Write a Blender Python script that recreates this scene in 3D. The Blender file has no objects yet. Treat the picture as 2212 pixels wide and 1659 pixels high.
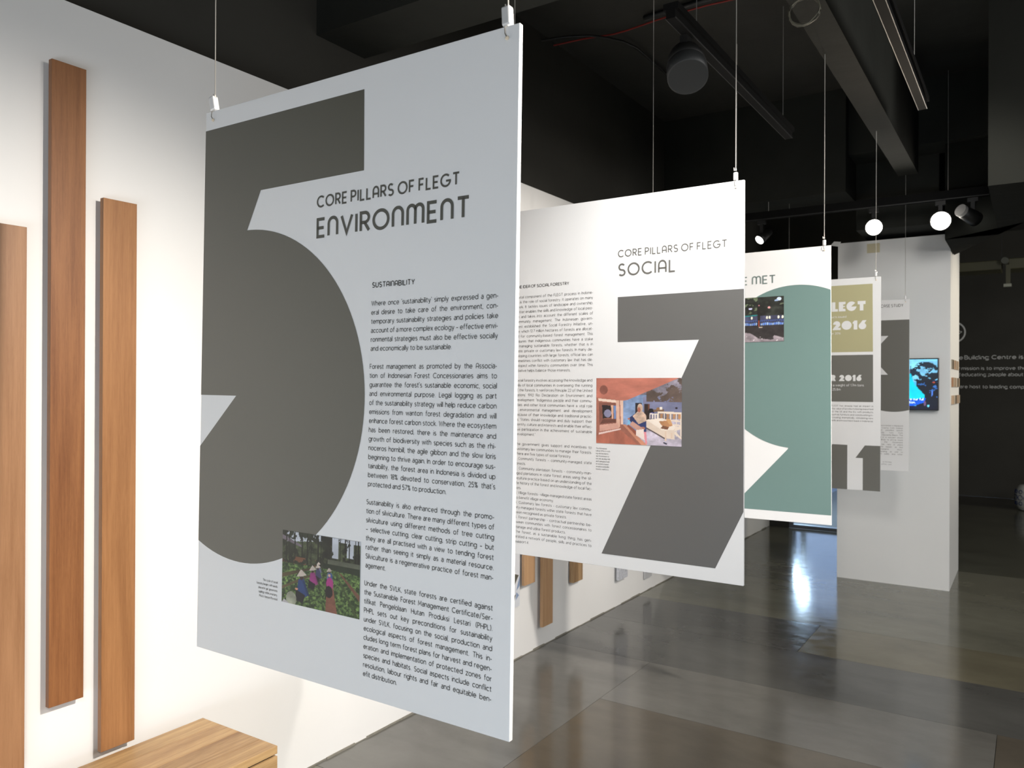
import bpy, bmesh, math, random
import numpy as np
from mathutils import Vector, Matrix
from mathutils.geometry import tessellate_polygon

S = bpy.context.scene
COL = S.collection
random.seed(7)
R = math.radians

# ------------------------------------------------------------------ camera
YAW, PITCH, ROLL = 0.580078, 0.001248, 0.0042625
CAMPOS = Vector((2.35926, 0.0, 1.5))
cy, sy = math.cos(YAW), math.sin(YAW)
F = Vector((-sy, cy, 0)); Rt = Vector((cy, sy, 0)); U = Vector((0, 0, 1))
F2 = F * math.cos(PITCH) + U * math.sin(PITCH); U2 = U * math.cos(PITCH) - F * math.sin(PITCH)
R3 = Rt * math.cos(ROLL) + U2 * math.sin(ROLL); U3 = U2 * math.cos(ROLL) - Rt * math.sin(ROLL)
cd = bpy.data.cameras.new('camera'); cam = bpy.data.objects.new('camera', cd); COL.objects.link(cam)
M = Matrix((R3, U3, -F2)).transposed().to_4x4(); M.translation = CAMPOS
cam.matrix_world = M
cd.sensor_fit = 'HORIZONTAL'; cd.sensor_width = 36.0; cd.lens = 1716.95 / 2212 * 36
cd.clip_start = 0.05; cd.clip_end = 100
cd.dof.use_dof = True; cd.dof.focus_distance = 1.95; cd.dof.aperture_fstop = 8.0
S.camera = cam

# ------------------------------------------------------------------ world, lights, exposure
S.view_settings.view_transform = 'Standard'; S.view_settings.look = 'None'
S.view_settings.gamma = 1.0; S.view_settings.use_curve_mapping = False
S.view_settings.exposure = 0.15
w = bpy.data.worlds.new('world'); S.world = w; w.use_nodes = True
w.node_tree.nodes['Background'].inputs[0].default_value = (0.42, 0.57, 0.85, 1)
w.node_tree.nodes['Background'].inputs[1].default_value = 1.5

def spot(name, loc, tgt, power, col, angle, blend=0.4, size=0.05):
    l = bpy.data.lights.new(name, 'SPOT'); l.energy = power; l.color = col
    l.spot_size = R(angle); l.spot_blend = blend; l.shadow_soft_size = size
    o = bpy.data.objects.new(name, l); COL.objects.link(o); o.location = loc
    d = Vector(tgt) - Vector(loc); o.rotation_euler = d.to_track_quat('-Z', 'Y').to_euler()
    return o
WARM = (1.0, 0.83, 0.64); NEUT = (1.0, 0.93, 0.85); COOL = (0.70, 0.84, 1.0)
def area(name, loc, tgt, sx, sy_, power, col):
    l = bpy.data.lights.new(name, 'AREA'); l.shape = 'RECTANGLE'; l.size = sx; l.size_y = sy_
    l.energy = power; l.color = col
    o = bpy.data.objects.new(name, l); COL.objects.link(o); o.location = loc
    d = Vector(tgt) - Vector(loc); o.rotation_euler = d.to_track_quat('-Z', 'Y').to_euler()
    return o
# added fill areas: cool daylight stand-in set low behind the camera, then the hall
area('cool_fill_behind', (2.7, -1.5, 0.40), (1.3, 1.1, 0.55), 2.8, 0.7, 52, (.80, .90, 1.0))
area('hall_fill_deep', (6.2, 9.0, 1.9), (2.2, 12.0, 1.6), 2.0, 1.5, 60, (1.0, .97, .9))
area('hall_fill', (5.6, -1.2, 3.3), (2.2, 4.0, 0.6), 2.5, 2.5, 45, (1.0, .97, .93))
# track spots (outside the frame) washing the planks and the panels
spot('wall_spot_near', (3.2, 1.42, 2.72), (0.0, 1.1, 0.85), 470, (1.0, .93, .84), 54, 0.9)
spot('wall_spot_left', (3.2, -0.9, 2.72), (0.0, -0.5, 0.9), 320, (1.0, .93, .84), 60, 0.9)
spot('wall_spot_mid', (3.2, 3.0, 2.72), (0.0, 3.7, 1.0), 300, NEUT, 60, 0.6)
spot('panel_spot_social', (1.92, 1.70, 2.66), (1.40, 2.34, 1.40), 105, (1, .97, .93), 88, 0.9, 0.06)
area('hall_fill_side', (5.2, 2.7, 2.8), (1.4, 6.4, 1.2), 2.2, 1.6, 95, (1.0, .98, .95))  # added unseen area fill for the column, apart from the track spots
spot('panel_spot_green', (2.35, 2.45, 2.85), (1.3, 3.59, 1.3), 34, NEUT, 80, 0.8)
spot('panel_spot_far', (2.3, 3.7, 2.85), (1.4, 6.6, 1.1), 55, (1, .96, .90), 70, 0.7, 0.16)
spot('column_front_fill', (2.6, 5.0, 2.85), (1.45, 6.64, 1.0), 42, (1, .96, .91), 80, 0.9, 0.25)  # added soft fill to brighten the column front, without a fixture
spot('column_side_spot', (3.5, 7.15, 2.45), (1.85, 7.1, 1.80), 62, (1.0, 0.88, 0.68), 64, 0.8)

# ------------------------------------------------------------------ material helpers
MATS = {}
def mat(name, col, rough=0.5, spec=0.5, metal=0.0, emit=None, est=1.0, bump=None, var=0.0, vscale=3.0):
    if name in MATS: return MATS[name]
    m = bpy.data.materials.new(name); m.use_nodes = True; nt = m.node_tree
    b = nt.nodes['Principled BSDF']
    b.inputs['Base Color'].default_value = (*col, 1); b.inputs['Roughness'].default_value = rough
    b.inputs['Specular IOR Level'].default_value = spec; b.inputs['Metallic'].default_value = metal
    if emit:
        b.inputs['Emission Color'].default_value = (*emit, 1); b.inputs['Emission Strength'].default_value = est
    tc = nt.nodes.new('ShaderNodeTexCoord')
    if var > 0:
        n = nt.nodes.new('ShaderNodeTexNoise'); n.inputs['Scale'].default_value = vscale; n.inputs['Detail'].default_value = 6
        nt.links.new(tc.outputs['Object'], n.inputs['Vector'])
        mx = nt.nodes.new('ShaderNodeMix'); mx.data_type = 'RGBA'
        nt.links.new(n.outputs['Fac'], mx.inputs['Factor'])
        mx.inputs['A'].default_value = (*[c * (1 - var) for c in col], 1); mx.inputs['B'].default_value = (*[min(1, c * (1 + var)) for c in col], 1)
        nt.links.new(mx.outputs['Result'], b.inputs['Base Color'])
    if bump:
        n2 = nt.nodes.new('ShaderNodeTexNoise'); n2.inputs['Scale'].default_value = bump[0]; n2.inputs['Detail'].default_value = 5
        nt.links.new(tc.outputs['Object'], n2.inputs['Vector'])
        bp = nt.nodes.new('ShaderNodeBump'); bp.inputs['Strength'].default_value = bump[1]; bp.inputs['Distance'].default_value = bump[2]
        nt.links.new(n2.outputs['Fac'], bp.inputs['Height']); nt.links.new(bp.outputs['Normal'], b.inputs['Normal'])
    MATS[name] = m
    return m

def wood(name, dark, light, axis='Z', rough=0.42, scale=1.0, contrast=1.0, seed=0.0, knots=False):
    if name in MATS: return MATS[name]
    m = bpy.data.materials.new(name); m.use_nodes = True; nt = m.node_tree; b = nt.nodes['Principled BSDF']
    tc = nt.nodes.new('ShaderNodeTexCoord'); L = nt.links.new
    def mapping(s):
        mp = nt.nodes.new('ShaderNodeMapping')
        v = [s[0], s[0], s[0]]; v['XYZ'.index(axis)] = s[1]
        mp.inputs['Scale'].default_value = v; mp.inputs['Location'].default_value = (seed, seed * 1.7, seed * 0.6)
        L(tc.outputs['Object'], mp.inputs['Vector']); return mp
    # broad figure
    n1 = nt.nodes.new('ShaderNodeTexNoise'); n1.inputs['Scale'].default_value = 1; n1.inputs['Detail'].default_value = 4; n1.inputs['Distortion'].default_value = 0.6
    L(mapping((22 * scale, 1.6 * scale)).outputs[0], n1.inputs['Vector'])
    # fine grain lines
    n2 = nt.nodes.new('ShaderNodeTexNoise'); n2.inputs['Scale'].default_value = 1; n2.inputs['Detail'].default_value = 8; n2.inputs['Roughness'].default_value = 0.7
    L(mapping((170 * scale, 5 * scale)).outputs[0], n2.inputs['Vector'])
    # pores
    n3 = nt.nodes.new('ShaderNodeTexNoise'); n3.inputs['Scale'].default_value = 1; n3.inputs['Detail'].default_value = 2
    L(mapping((600 * scale, 45 * scale)).outputs[0], n3.inputs['Vector'])
    def math_(op, a, c):
        x = nt.nodes.new('ShaderNodeMath'); x.operation = op
        for i, q in enumerate((a, c)):
            if isinstance(q, (int, float)): x.inputs[i].default_value = q
            else: L(q, x.inputs[i])
        return x.outputs[0]
    f = math_('ADD', math_('MULTIPLY', n1.outputs['Fac'], 0.46), math_('ADD', math_('MULTIPLY', n2.outputs['Fac'], 0.40), math_('MULTIPLY', n3.outputs['Fac'], 0.14)))
    r = nt.nodes.new('ShaderNodeValToRGB'); L(f, r.inputs[0])
    h = 0.16 / contrast
    r.color_ramp.elements[0].position = 0.5 - h; r.color_ramp.elements[0].color = (*dark, 1)
    r.color_ramp.elements[1].position = 0.5 + h; r.color_ramp.elements[1].color = (*light, 1)
    L(r.outputs[0], b.inputs['Base Color'])
    b.inputs['Roughness'].default_value = rough; b.inputs['Specular IOR Level'].default_value = 0.35
    bp = nt.nodes.new('ShaderNodeBump'); bp.inputs['Strength'].default_value = 0.15; bp.inputs['Distance'].default_value = 0.0006
    L(f, bp.inputs['Height']); L(bp.outputs[0], b.inputs['Normal'])
    MATS[name] = m
    return m

# ------------------------------------------------------------------ object helpers
def tag(o, label=None, cat=None, group=None, kind=None):
    if label: o['label'] = label
    if cat: o['category'] = cat
    if group: o['group'] = group
    if kind: o['kind'] = kind
    return o
def empty(name, loc=(0, 0, 0)):
    o = bpy.data.objects.new(name, None); o.location = loc; o.empty_display_size = 0.05; COL.objects.link(o); return o
def link(name, bm, m, parent=None, smooth=False, loc=None):
    me = bpy.data.meshes.new(name); bm.to_mesh(me); bm.free()
    if m is not None: me.materials.append(m)
    if smooth:
        for p in me.polygons: p.use_smooth = True
    o = bpy.data.objects.new(name, me); COL.objects.link(o)
    if loc is not None: o.location = loc
    if parent is not None: o.parent = parent
    return o
def add_box(bm, x0, x1, y0, y1, z0, z1, bev=0.0, mtx=None):
    r = bmesh.ops.create_cube(bm, size=1.0)
    vs = r['verts']
    for v in vs:
        v.co = Vector(((x0 + x1) / 2 + v.co.x * (x1 - x0), (y0 + y1) / 2 + v.co.y * (y1 - y0), (z0 + z1) / 2 + v.co.z * (z1 - z0)))
    if bev > 0:
        es = list({e for v in vs for e in v.link_edges})
        rr = bmesh.ops.bevel(bm, geom=es, offset=bev, segments=2, affect='EDGES', profile=0.5)
        vs = list({v for f in rr['faces'] for v in f.verts} | {v for v in vs if v.is_valid})
    if mtx is not None:
        for v in vs: v.co = mtx @ v.co
    return vs
def box(name, x0, x1, y0, y1, z0, z1, m, parent=None, bev=0.0):
    bm = bmesh.new(); add_box(bm, x0, x1, y0, y1, z0, z1, bev); return link(name, bm, m, parent)
def add_tube(bm, pts, r, seg=8, cap=True):
    pts = [Vector(p) for p in pts]; rings = []
    n = len(pts)
    for i, p in enumerate(pts):
        t = (pts[min(i + 1, n - 1)] - pts[max(i - 1, 0)]).normalized()
        a = Vector((0, 0, 1)) if abs(t.z) < 0.9 else Vector((1, 0, 0))
        u = t.cross(a).normalized(); v = t.cross(u).normalized()
        rr = r[i] if isinstance(r, (list, tuple)) else r
        rings.append([bm.verts.new(p + (u * math.cos(2 * math.pi * k / seg) + v * math.sin(2 * math.pi * k / seg)) * rr) for k in range(seg)])
    for a, b in zip(rings, rings[1:]):
        for k in range(seg): bm.faces.new((a[k], a[(k + 1) % seg], b[(k + 1) % seg], b[k]))
    if cap:
        bm.faces.new(rings[0]); bm.faces.new(list(reversed(rings[-1])))
    return rings
def add_lathe(bm, prof, seg=24, mtx=None):
    rings = []
    for (r, z) in prof:
        rings.append([bm.verts.new(Vector((max(r, 1e-5) * math.cos(2 * math.pi * k / seg), max(r, 1e-5) * math.sin(2 * math.pi * k / seg), z))) for k in range(seg)])
    for a, b in zip(rings, rings[1:]):
        for k in range(seg): bm.faces.new((a[k], a[(k + 1) % seg], b[(k + 1) % seg], b[k]))
    bm.faces.new(rings[0]); bm.faces.new(list(reversed(rings[-1])))
    if mtx is not None:
        for rg in rings:
            for v in rg: v.co = mtx @ v.co
    bmesh.ops.recalc_face_normals(bm, faces=bm.faces)

# ------------------------------------------------------------------ flat prints on a plane: local x = right, y = up, z = out of the sheet
def poly_print(bm, pts, z):
    vs = [bm.verts.new((x, y, z)) for x, y in pts]
    for t in tessellate_polygon([[Vector((x, y, 0)) for x, y in pts]]):
        f = bm.faces.new([vs[i] for i in t]); f.normal_update()
        if f.normal.z < 0: f.normal_flip()
def arc(cx_, cy_, rx, ry, a0, a1, step):
    n = max(2, int(math.ceil(abs(a1 - a0) / step)))
    return [(cx_ + rx * math.cos(R(a0 + (a1 - a0) * i / n)), cy_ + ry * math.sin(R(a0 + (a1 - a0) * i / n))) for i in range(n + 1)]

# own drawn monoline alphabet; unit = cap height.  path: 'x,y x,y @cx,cy,rx,ry,a0,a1'; ';' separates strokes
O_ = '@.34,.35,.34,.35,0,360'
G = {
 'a': (.52, '.52,0 .52,.46 @.28,.46,.24,.24,0,150;.52,.40 .22,.40 @.22,.20,.22,.20,90,270 .34,.0 .52,.14'),
 'b': (.68, '0,1.05 0,0;' + O_), 'c': (.60, '@.34,.35,.34,.35,42,318'), 'd': (.68, '.68,1.05 .68,0;' + O_),
 'e': (.67, '.02,.36 .66,.36 @.34,.35,.33,.35,0,318'), 'f': (.36, '.40,1.03 @.34,.86,.2,.18,90,180 .14,0;0,.68 .36,.68'),
 'g': (.68, O_ + ';.68,.70 .68,-.04 @.36,-.04,.32,.25,0,-150'), 'h': (.56, '0,1.05 0,0;0,.40 @.28,.41,.28,.29,180,0 .56,0'),
 'i': (.0, '0,.70 0,0;0,.90 0,1.0'), 'j': (.1, '.1,.70 .1,-.1 @-.05,-.1,.15,.18,0,-90;.1,.9 .1,1.'),
 'k': (.50, '0,1.05 0,0;.46,.70 .02,.27;.17,.42 .50,0'), 'l': (.0, '0,1.05 0,0'),
 'm': (.96, '0,.70 0,0;0,.42 @.24,.42,.24,.28,180,0 .48,0;.48,.42 @.72,.42,.24,.28,180,0 .96,0'),
 'n': (.56, '0,.70 0,0;0,.40 @.28,.41,.28,.29,180,0 .56,0'), 'o': (.68, O_), 'p': (.68, '0,.70 0,-.28;' + O_),
 'q': (.68, '.68,.70 .68,-.28;' + O_), 'r': (.32, '0,.70 0,0;0,.40 @.28,.42,.28,.27,180,78'),
 's': (.46, '@.23,.525,.20,.175,35,270 @.23,.175,.22,.175,90,-145'), 't': (.36, '.14,.92 .14,.18 @.31,.18,.17,.17,180,285;0,.68 .36,.68'),
 'u': (.56, '0,.70 0,.29 @.28,.29,.28,.29,180,360 .56,.70;.56,.3 .56,0'), 'v': (.56, '0,.70 .28,.01 .56,.70'),
 'w': (.86, '0,.70 .21,.01 .43,.62 .65,.01 .86,.70'), 'x': (.54, '0,.70 .54,0;.54,.70 0,0'), 'y': (.58, '0,.70 .30,.02;.58,.70 .22,-.24 .06,-.27'),
 'z': (.52, '0,.70 .52,.70 0,0 .52,0'),
 'A': (.64, '0,0 0,.62 @.32,.62,.32,.38,180,0 .64,0;0,.36 .64,.36'),
 'B': (.60, '0,0 0,1 .3,1 @.3,.76,.25,.24,90,-90 0,.52;.3,.52 @.32,.26,.28,.26,90,-90 0,0'), 'C': (.86, '@.5,.5,.5,.5,46,314'),
 'D': (.78, '0,0 0,1 .28,1 @.28,.5,.5,.5,90,-90 0,0'), 'E': (.52, '.52,1 0,1 0,0 .52,0;0,.5 .46,.5'), 'F': (.50, '.5,1 0,1 0,0;0,.5 .44,.5'),
 'G': (.98, '@.5,.5,.5,.5,46,350 .98,.46 .54,.46'), 'H': (.70, '0,1 0,0;.70,1 .70,0;0,.5 .7,.5'), 'I': (.0, '0,1 0,0'), 'J': (.36, '.36,1 .36,.3 @.1,.3,.26,.3,0,-110'),
 'K': (.58, '0,1 0,0;.54,1 .02,.42;.16,.56 .58,0'), 'L': (.48, '0,1 0,0 .48,0'), 'M': (.86, '0,0 .06,1 .43,.25 .80,1 .86,0'),
 'N': (.68, '0,0 0,1 .68,0 .68,1'), 'O': (1.0, '@.5,.5,.5,.5,0,360'), 'P': (.56, '0,0 0,1 .28,1 @.28,.73,.28,.27,90,-90 0,.46'),
 'Q': (1.0, '@.5,.5,.5,.5,0,360;.6,.3 1.,-.05'), 'R': (.58, '0,0 0,1 .28,1 @.28,.73,.28,.27,90,-90 0,.46;.26,.46 .58,0'),
 'S': (.58, '@.29,.745,.26,.255,35,270 @.29,.245,.28,.245,90,-145'), 'T': (.66, '0,1 .66,1;.33,1 .33,0'), 'U': (.66, '0,1 0,.33 @.33,.33,.33,.33,180,360 .66,1'),
 'V': (.76, '0,1 .38,.02 .76,1'), 'W': (1.1, '0,1 .28,.02 .55,.9 .82,.02 1.1,1'), 'X': (.68, '0,1 .68,0;.68,1 0,0'), 'Y': (.66, '0,1 .33,.45 .66,1;.33,.45 .33,0'), 'Z': (.6, '0,1 .6,1 0,0 .6,0'),
 '0': (.62, '@.31,.5,.31,.5,0,360'), '1': (.22, '0,.8 .22,1 .22,0'), '2': (.56, '@.28,.72,.27,.28,170,-20 0,0 .56,0'), '3': (.54, '.02,1 .5,1 .22,.6 @.24,.3,.29,.3,85,-140'),
 '4': (.62, '.48,0 .48,1 0,.26 .62,.26'), '5': (.54, '.5,1 .1,1 .05,.56 @.24,.31,.29,.31,130,-140'), '6': (.60, '.42,1 .08,.48;@.3,.3,.3,.3,0,360'),
 '7': (.54, '0,1 .54,1 .14,0'), '8': (.56, '@.28,.75,.24,.25,0,360;@.28,.26,.28,.26,0,360'), '9': (.60, '.18,0 .52,.52;@.3,.7,.3,.3,0,360'),
 '.': (.06, '.03,0 .03,.09'), ',': (.06, '.03,.08 .0,-.12'), "'": (.04, '.02,1.05 .02,.85'), '"': (.2, '.02,1.05 .02,.85;.18,1.05 .18,.85'), '-': (.30, '0,.34 .30,.34'),
 '~': (.5, '0,.36 .5,.36'), '%': (.72, '@.16,.82,.16,.18,0,360;@.56,.18,.16,.18,0,360;.6,1 .12,0'), '/': (.4, '0,-.1 .4,1.1'),
 '(': (.2, '@.5,.5,.5,.75,130,230'), ')': (.2, '@-.3,.5,.5,.75,50,-50'), ':': (.06, '.03,0 .03,.09;.03,.5 .03,.6'),
}
ARCH = {'N': (.64, '0,0 0,.66 @.32,.66,.32,.34,180,0 .64,0'),
        'M': (1.0, '0,0 0,.72 @.25,.74,.25,.26,180,0 .5,0;.5,.72 @.75,.74,.25,.26,180,0 1,0')}
def glyph_paths(ch, arch, step):
    wd, s = (ARCH[ch] if arch and ch in ARCH else G[ch])
    out = []
    for st in s.split(';'):
        pts = []
        for tok in st.split():
            if tok[0] == '@': pts += arc(*[float(q) for q in tok[1:].split(',')], step)
            else:
                x, y = tok.split(','); pts.append((float(x), float(y)))
        cl = []
        for p in pts:
            if not cl or math.hypot(p[0] - cl[-1][0], p[1] - cl[-1][1]) > 1e-4: cl.append(p)
        out.append(cl)
    return wd, out
class Ink:
    """collects ribbon strokes; becomes one flat mesh"""
    def __init__(s): s.v = []; s.f = []
    def ribbon(s, pts, hw, z):
        n = len(pts); closed = n > 3 and math.hypot(pts[0][0] - pts[-1][0], pts[0][1] - pts[-1][1]) < 1e-7
        base = len(s.v)
        for i in range(n):
            if closed: a = pts[(i - 1) % (n - 1)] if i else pts[n - 2]; b = pts[(i + 1) % (n - 1)] if i < n - 1 else pts[1]
            else: a = pts[max(i - 1, 0)]; b = pts[min(i + 1, n - 1)]
            p = pts[i]
            d0 = (p[0] - a[0], p[1] - a[1]); d1 = (b[0] - p[0], b[1] - p[1])
            l0 = math.hypot(*d0); l1 = math.hypot(*d1)
            if l0 < 1e-9: d0, l0 = d1, l1
            if l1 < 1e-9: d1, l1 = d0, l0
            n0 = (-d0[1] / l0, d0[0] / l0); n1 = (-d1[1] / l1, d1[0] / l1)
            mx, my = n0[0] + n1[0], n0[1] + n1[1]; ml = math.hypot(mx, my)
            if ml < 1e-6: mx, my, k = n1[0], n1[1], 1.0
            else:
                mx /= ml; my /= ml; k = min(1.0 / max(mx * n1[0] + my * n1[1], 0.2), 2.2)
            s.v.append((p[0] + mx * hw * k, p[1] + my * hw * k, z)); s.v.append((p[0] - mx * hw * k, p[1] - my * hw * k, z))
        for i in range(n - 1):
            q = base + 2 * i; s.f.append((q + 1, q + 3, q + 2, q))
    def build(s, name, m, parent):
        me = bpy.data.meshes.new(name); me.from_pydata(s.v, [], s.f); me.materials.append(m)
        o = bpy.data.objects.new(name, me); COL.objects.link(o); o.parent = parent; return o
def text_width(t, arch, sb=0.22):
    x = 0
    for c in t:
        if c == ' ': continue
        x += glyph_paths(c, arch, 90)[0] + sb
    return x - sb
def set_line(ink, t, x0, y0, cap, xs, space, wt, z, arch=False, step=30, sb=0.22, slope=0.0):
    x = x0
    for c in t:
        if c == ' ': x += space - sb * cap * xs; x += sb * cap * xs * 0; continue
        wd, paths = glyph_paths(c, arch, step)
        for p in paths:
            ink.ribbon([(x + q[0] * cap * xs, y0 + q[1] * cap + (x - x0) * slope) for q in p], wt * cap / 2, z)
        x += (wd + sb) * cap * xs
    return x
def fit_title(parent, name, t, x0, x1, y, cap, wt, m, z, arch=True, sb=0.24):
    wds = t.split(' '); nsp = len(wds) - 1
    tot = text_width(t, arch, sb) + nsp * 0.30
    xs = (x1 - x0) / (tot * cap)
    ink = Ink(); set_line(ink, t, x0, y, cap, xs, (0.30 + sb) * cap * xs, wt, z, arch, 12, sb)
    return ink.build(name, m, parent)
def paragraph(parent, name, lines, x0, x1, y0, lead, cap, wt, m, z, justify=True, align='L', step=36, xs=None, sb=0.22):
    """lines: list of str; a trailing '|' marks a last line (not stretched)."""
    ink = Ink()
    if xs is None:
        xs = 9
        for t in lines:
            if t.endswith('|'): continue
            n = t.count(' '); xs = min(xs, (x1 - x0) / (cap * (text_width(t, False, sb) + n * 0.30)))
        xs = min(xs, 1.1)
    y = y0
    for t in lines:
        last = t.endswith('|'); t = t.rstrip('|'); n = t.count(' ')
        wdt = text_width(t, False, sb) * cap * xs
        sp = 0.42 * cap * xs
        if justify and not last and n: sp = (x1 - x0 - wdt) / n
        xx = x0 if align == 'L' else x1 - wdt - n * sp
        set_line(ink, t, xx, y, cap, xs, sp + sb * cap * xs, wt, z, False, step, sb)
        y -= lead
    return ink.build(name, m, parent)

# ------------------------------------------------------------------ little painter for printed photographs (colour per vertex of a flat grid)
def s2l(c): c = np.asarray(c, float) / 255.0; return np.where(c <= 0.04045, c / 12.92, ((c + 0.055) / 1.055) ** 2.4)
def noise2(h, w_, n, seed, st=(1, 1)):
    rs = np.random.RandomState(seed); a = np.zeros((h, w_)); amp = 1; tot = 0
    for k in range(n):
        gh = max(2, int(4 * 2 ** k * st[1])); gw = max(2, int(4 * 2 ** k * st[0]))
        g = rs.rand(gh + 1, gw + 1); yy = np.linspace(0, gh - 1e-6, h); xx = np.linspace(0, gw - 1e-6, w_)
        yi = yy.astype(int); xi = xx.astype(int); fy = (yy - yi)[:, None]; fx = (xx - xi)[None]
        a += amp * ((g[yi][:, xi] * (1 - fx) + g[yi][:, xi + 1] * fx) * (1 - fy) + (g[yi + 1][:, xi] * (1 - fx) + g[yi + 1][:, xi + 1] * fx) * fy)
        tot += amp; amp *= 0.62
    return a / tot
class Pic:
    def __init__(s, w_, h, bg):
        s.w, s.h = w_, h; s.a = np.zeros((h, w_, 3)); s.a[:] = bg
        s.X, s.Y = np.meshgrid(np.linspace(0, 1, w_), np.linspace(0, 1, h))     # y downward
    def mask_poly(s, pts):
        m = np.zeros((s.h, s.w), bool); n = len(pts)
        for i in range(n):
            x0, y0 = pts[i]; x1, y1 = pts[(i + 1) % n]
            if y0 == y1: continue
            c = ((y0 > s.Y) != (y1 > s.Y)) & (s.X < (x1 - x0) * (s.Y - y0) / (y1 - y0) + x0); m ^= c
        return m
    def poly(s, pts, col, tex=0, seed=1, st=(1, 1), octv=5): s.fill(s.mask_poly(pts), col, tex, seed, st, octv)
    def ell(s, cx_, cy_, rx, ry, col, tex=0, seed=1): s.fill(((s.X - cx_) / rx) ** 2 + ((s.Y - cy_) / ry) ** 2 < 1, col, tex, seed)
    def fill(s, m, col, tex=0, seed=1, st=(1, 1), octv=5):
        c = np.zeros((s.h, s.w, 3)) + np.array(col, float)
        if tex: c *= (1 + tex * (noise2(s.h, s.w, octv, seed, st) - 0.5) * 2)[..., None]
        s.a[m] = np.clip(c, 0, 255)[m]
    def build(s, name, parent, x0, x1, y0, y1, z, gain=1.25, emit=None):
        xs = np.linspace(x0, x1, s.w); ys = np.linspace(y1, y0, s.h)
        v = np.zeros((s.h, s.w, 3)); v[..., 0] = xs[None]; v[..., 1] = ys[:, None]; v[..., 2] = z
        idx = np.arange(s.h * s.w).reshape(s.h, s.w)
        f = np.stack([idx[1:, :-1], idx[1:, 1:], idx[:-1, 1:], idx[:-1, :-1]], -1).reshape(-1, 4)
        me = bpy.data.meshes.new(name); me.from_pydata(v.reshape(-1, 3).tolist(), [], f.tolist())
        ca = me.color_attributes.new('print', 'FLOAT_COLOR', 'POINT')
        c = np.ones((s.h * s.w, 4)); c[:, :3] = np.clip(s2l(s.a.reshape(-1, 3)) * gain, 0, 0.95)
        ca.data.foreach_set('color', c.ravel())
        m = bpy.data.materials.new(name); m.use_nodes = True; nt = m.node_tree; b = nt.nodes['Principled BSDF']
        at = nt.nodes.new('ShaderNodeAttribute'); at.attribute_name = 'print'
        if emit:
            b.inputs['Base Color'].default_value = (.01, .01, .01, 1)
            nt.links.new(at.outputs['Color'], b.inputs['Emission Color']); b.inputs['Emission Strength'].default_value = emit
        else: nt.links.new(at.outputs['Color'], b.inputs['Base Color'])
        b.inputs['Roughness'].default_value = 0.45
        me.materials.append(m)
        o = bpy.data.objects.new(name, me); COL.objects.link(o); o.parent = parent; return o

# ------------------------------------------------------------------ materials
M_wall = mat('white_paint', (.80, .79, .775), 0.75, 0.2, bump=(35, .12, .002), var=.015)
M_col = mat('white_column_paint', (.81, .81, .80), 0.75, 0.2, bump=(30, .12, .002), var=.02)
M_dark = mat('dark_wall_paint', (.044, .042, .036), 0.8, 0.2, bump=(8, .4, .01), var=.25, vscale=1.5)
M_ceil = mat('dark_ceiling_paint', (.046, .045, .040), 0.85, 0.2, bump=(6, .5, .02), var=.3, vscale=2)
M_beam = mat('dark_beam_concrete', (.026, .027, .023), 0.85, 0.2, bump=(9, .3, .01), var=.3, vscale=3)
M_black = mat('black_metal', (.012, .012, .012), 0.45)
M_steel = mat('brushed_steel', (.80, .80, .80), 0.35, metal=.35)
M_wire = mat('steel_wire', (.78, .75, .70), 0.35, metal=0.6)
M_board = mat('white_board', (.80, .80, .80), 0.38, 0.45)
M_edge = mat('board_edge', (.88, .87, .85), 0.6)
M_ink5 = mat('olive_grey_ink', (.105, .101, .080), 0.32, 0.6)
M_ink7 = mat('mid_grey_ink', (.115, .113, .108), 0.40, 0.8)
M_ink11 = mat('warm_grey_ink', (.150, .147, .130), 0.45, 0.4)
M_green = mat('sage_green_ink', (.150, .240, .225), 0.5, 0.4)
M_olive = mat('khaki_ink', (.44, .41, .235), 0.5, 0.4)
M_text = mat('dark_text_ink', (.055, .052, .045), 0.5, 0.4)
M_title = mat('title_ink', (.095, .093, .078), 0.5, 0.4)
M_text2 = mat('soft_text_ink', (.115, .105, .10), 0.5, 0.4)
M_title2 = mat('soft_title_ink', (.135, .130, .118), 0.5, 0.4)
M_paper = mat('reversed_type', (.78, .78, .77), 0.5, 0.4)
M_wtext = mat('grey_wall_lettering', (.62, .62, .60), 0.7)

# ------------------------------------------------------------------ setting
CZ = 3.6
def struct(name, bm, m, parent=None, **k):
    o = link(name, bm, m, parent)
    if parent is None: o['kind'] = 'structure'
    return o
def sbox(name, *a):
    bm = bmesh.new(); add_box(bm, *a[:6]); return struct(name, bm, a[6])
sbox('wall_left', -0.085, 0.0, -2.7, 9.3, 0.0, 2.614, M_wall)
sbox('wall_left_upper', -0.25, -0.10, -2.9, 9.3, 0.0, CZ, M_dark)
sbox('wall_behind', -0.1, 8.2, -2.9, -2.7, 0, CZ, M_dark)
sbox('wall_right', 8.0, 8.2, -2.9, 12.8, 0, CZ, M_dark)
sbox('wall_back', 1.3, 8.2, 12.6, 12.8, 0, CZ, M_dark)
sbox('wall_return', 1.25, 1.37, 8.65, 12.6, 0, CZ, M_dark)
sbox('ceiling', -0.25, 8.2, -2.9, 12.8, CZ, CZ + .15, M_ceil)
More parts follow.
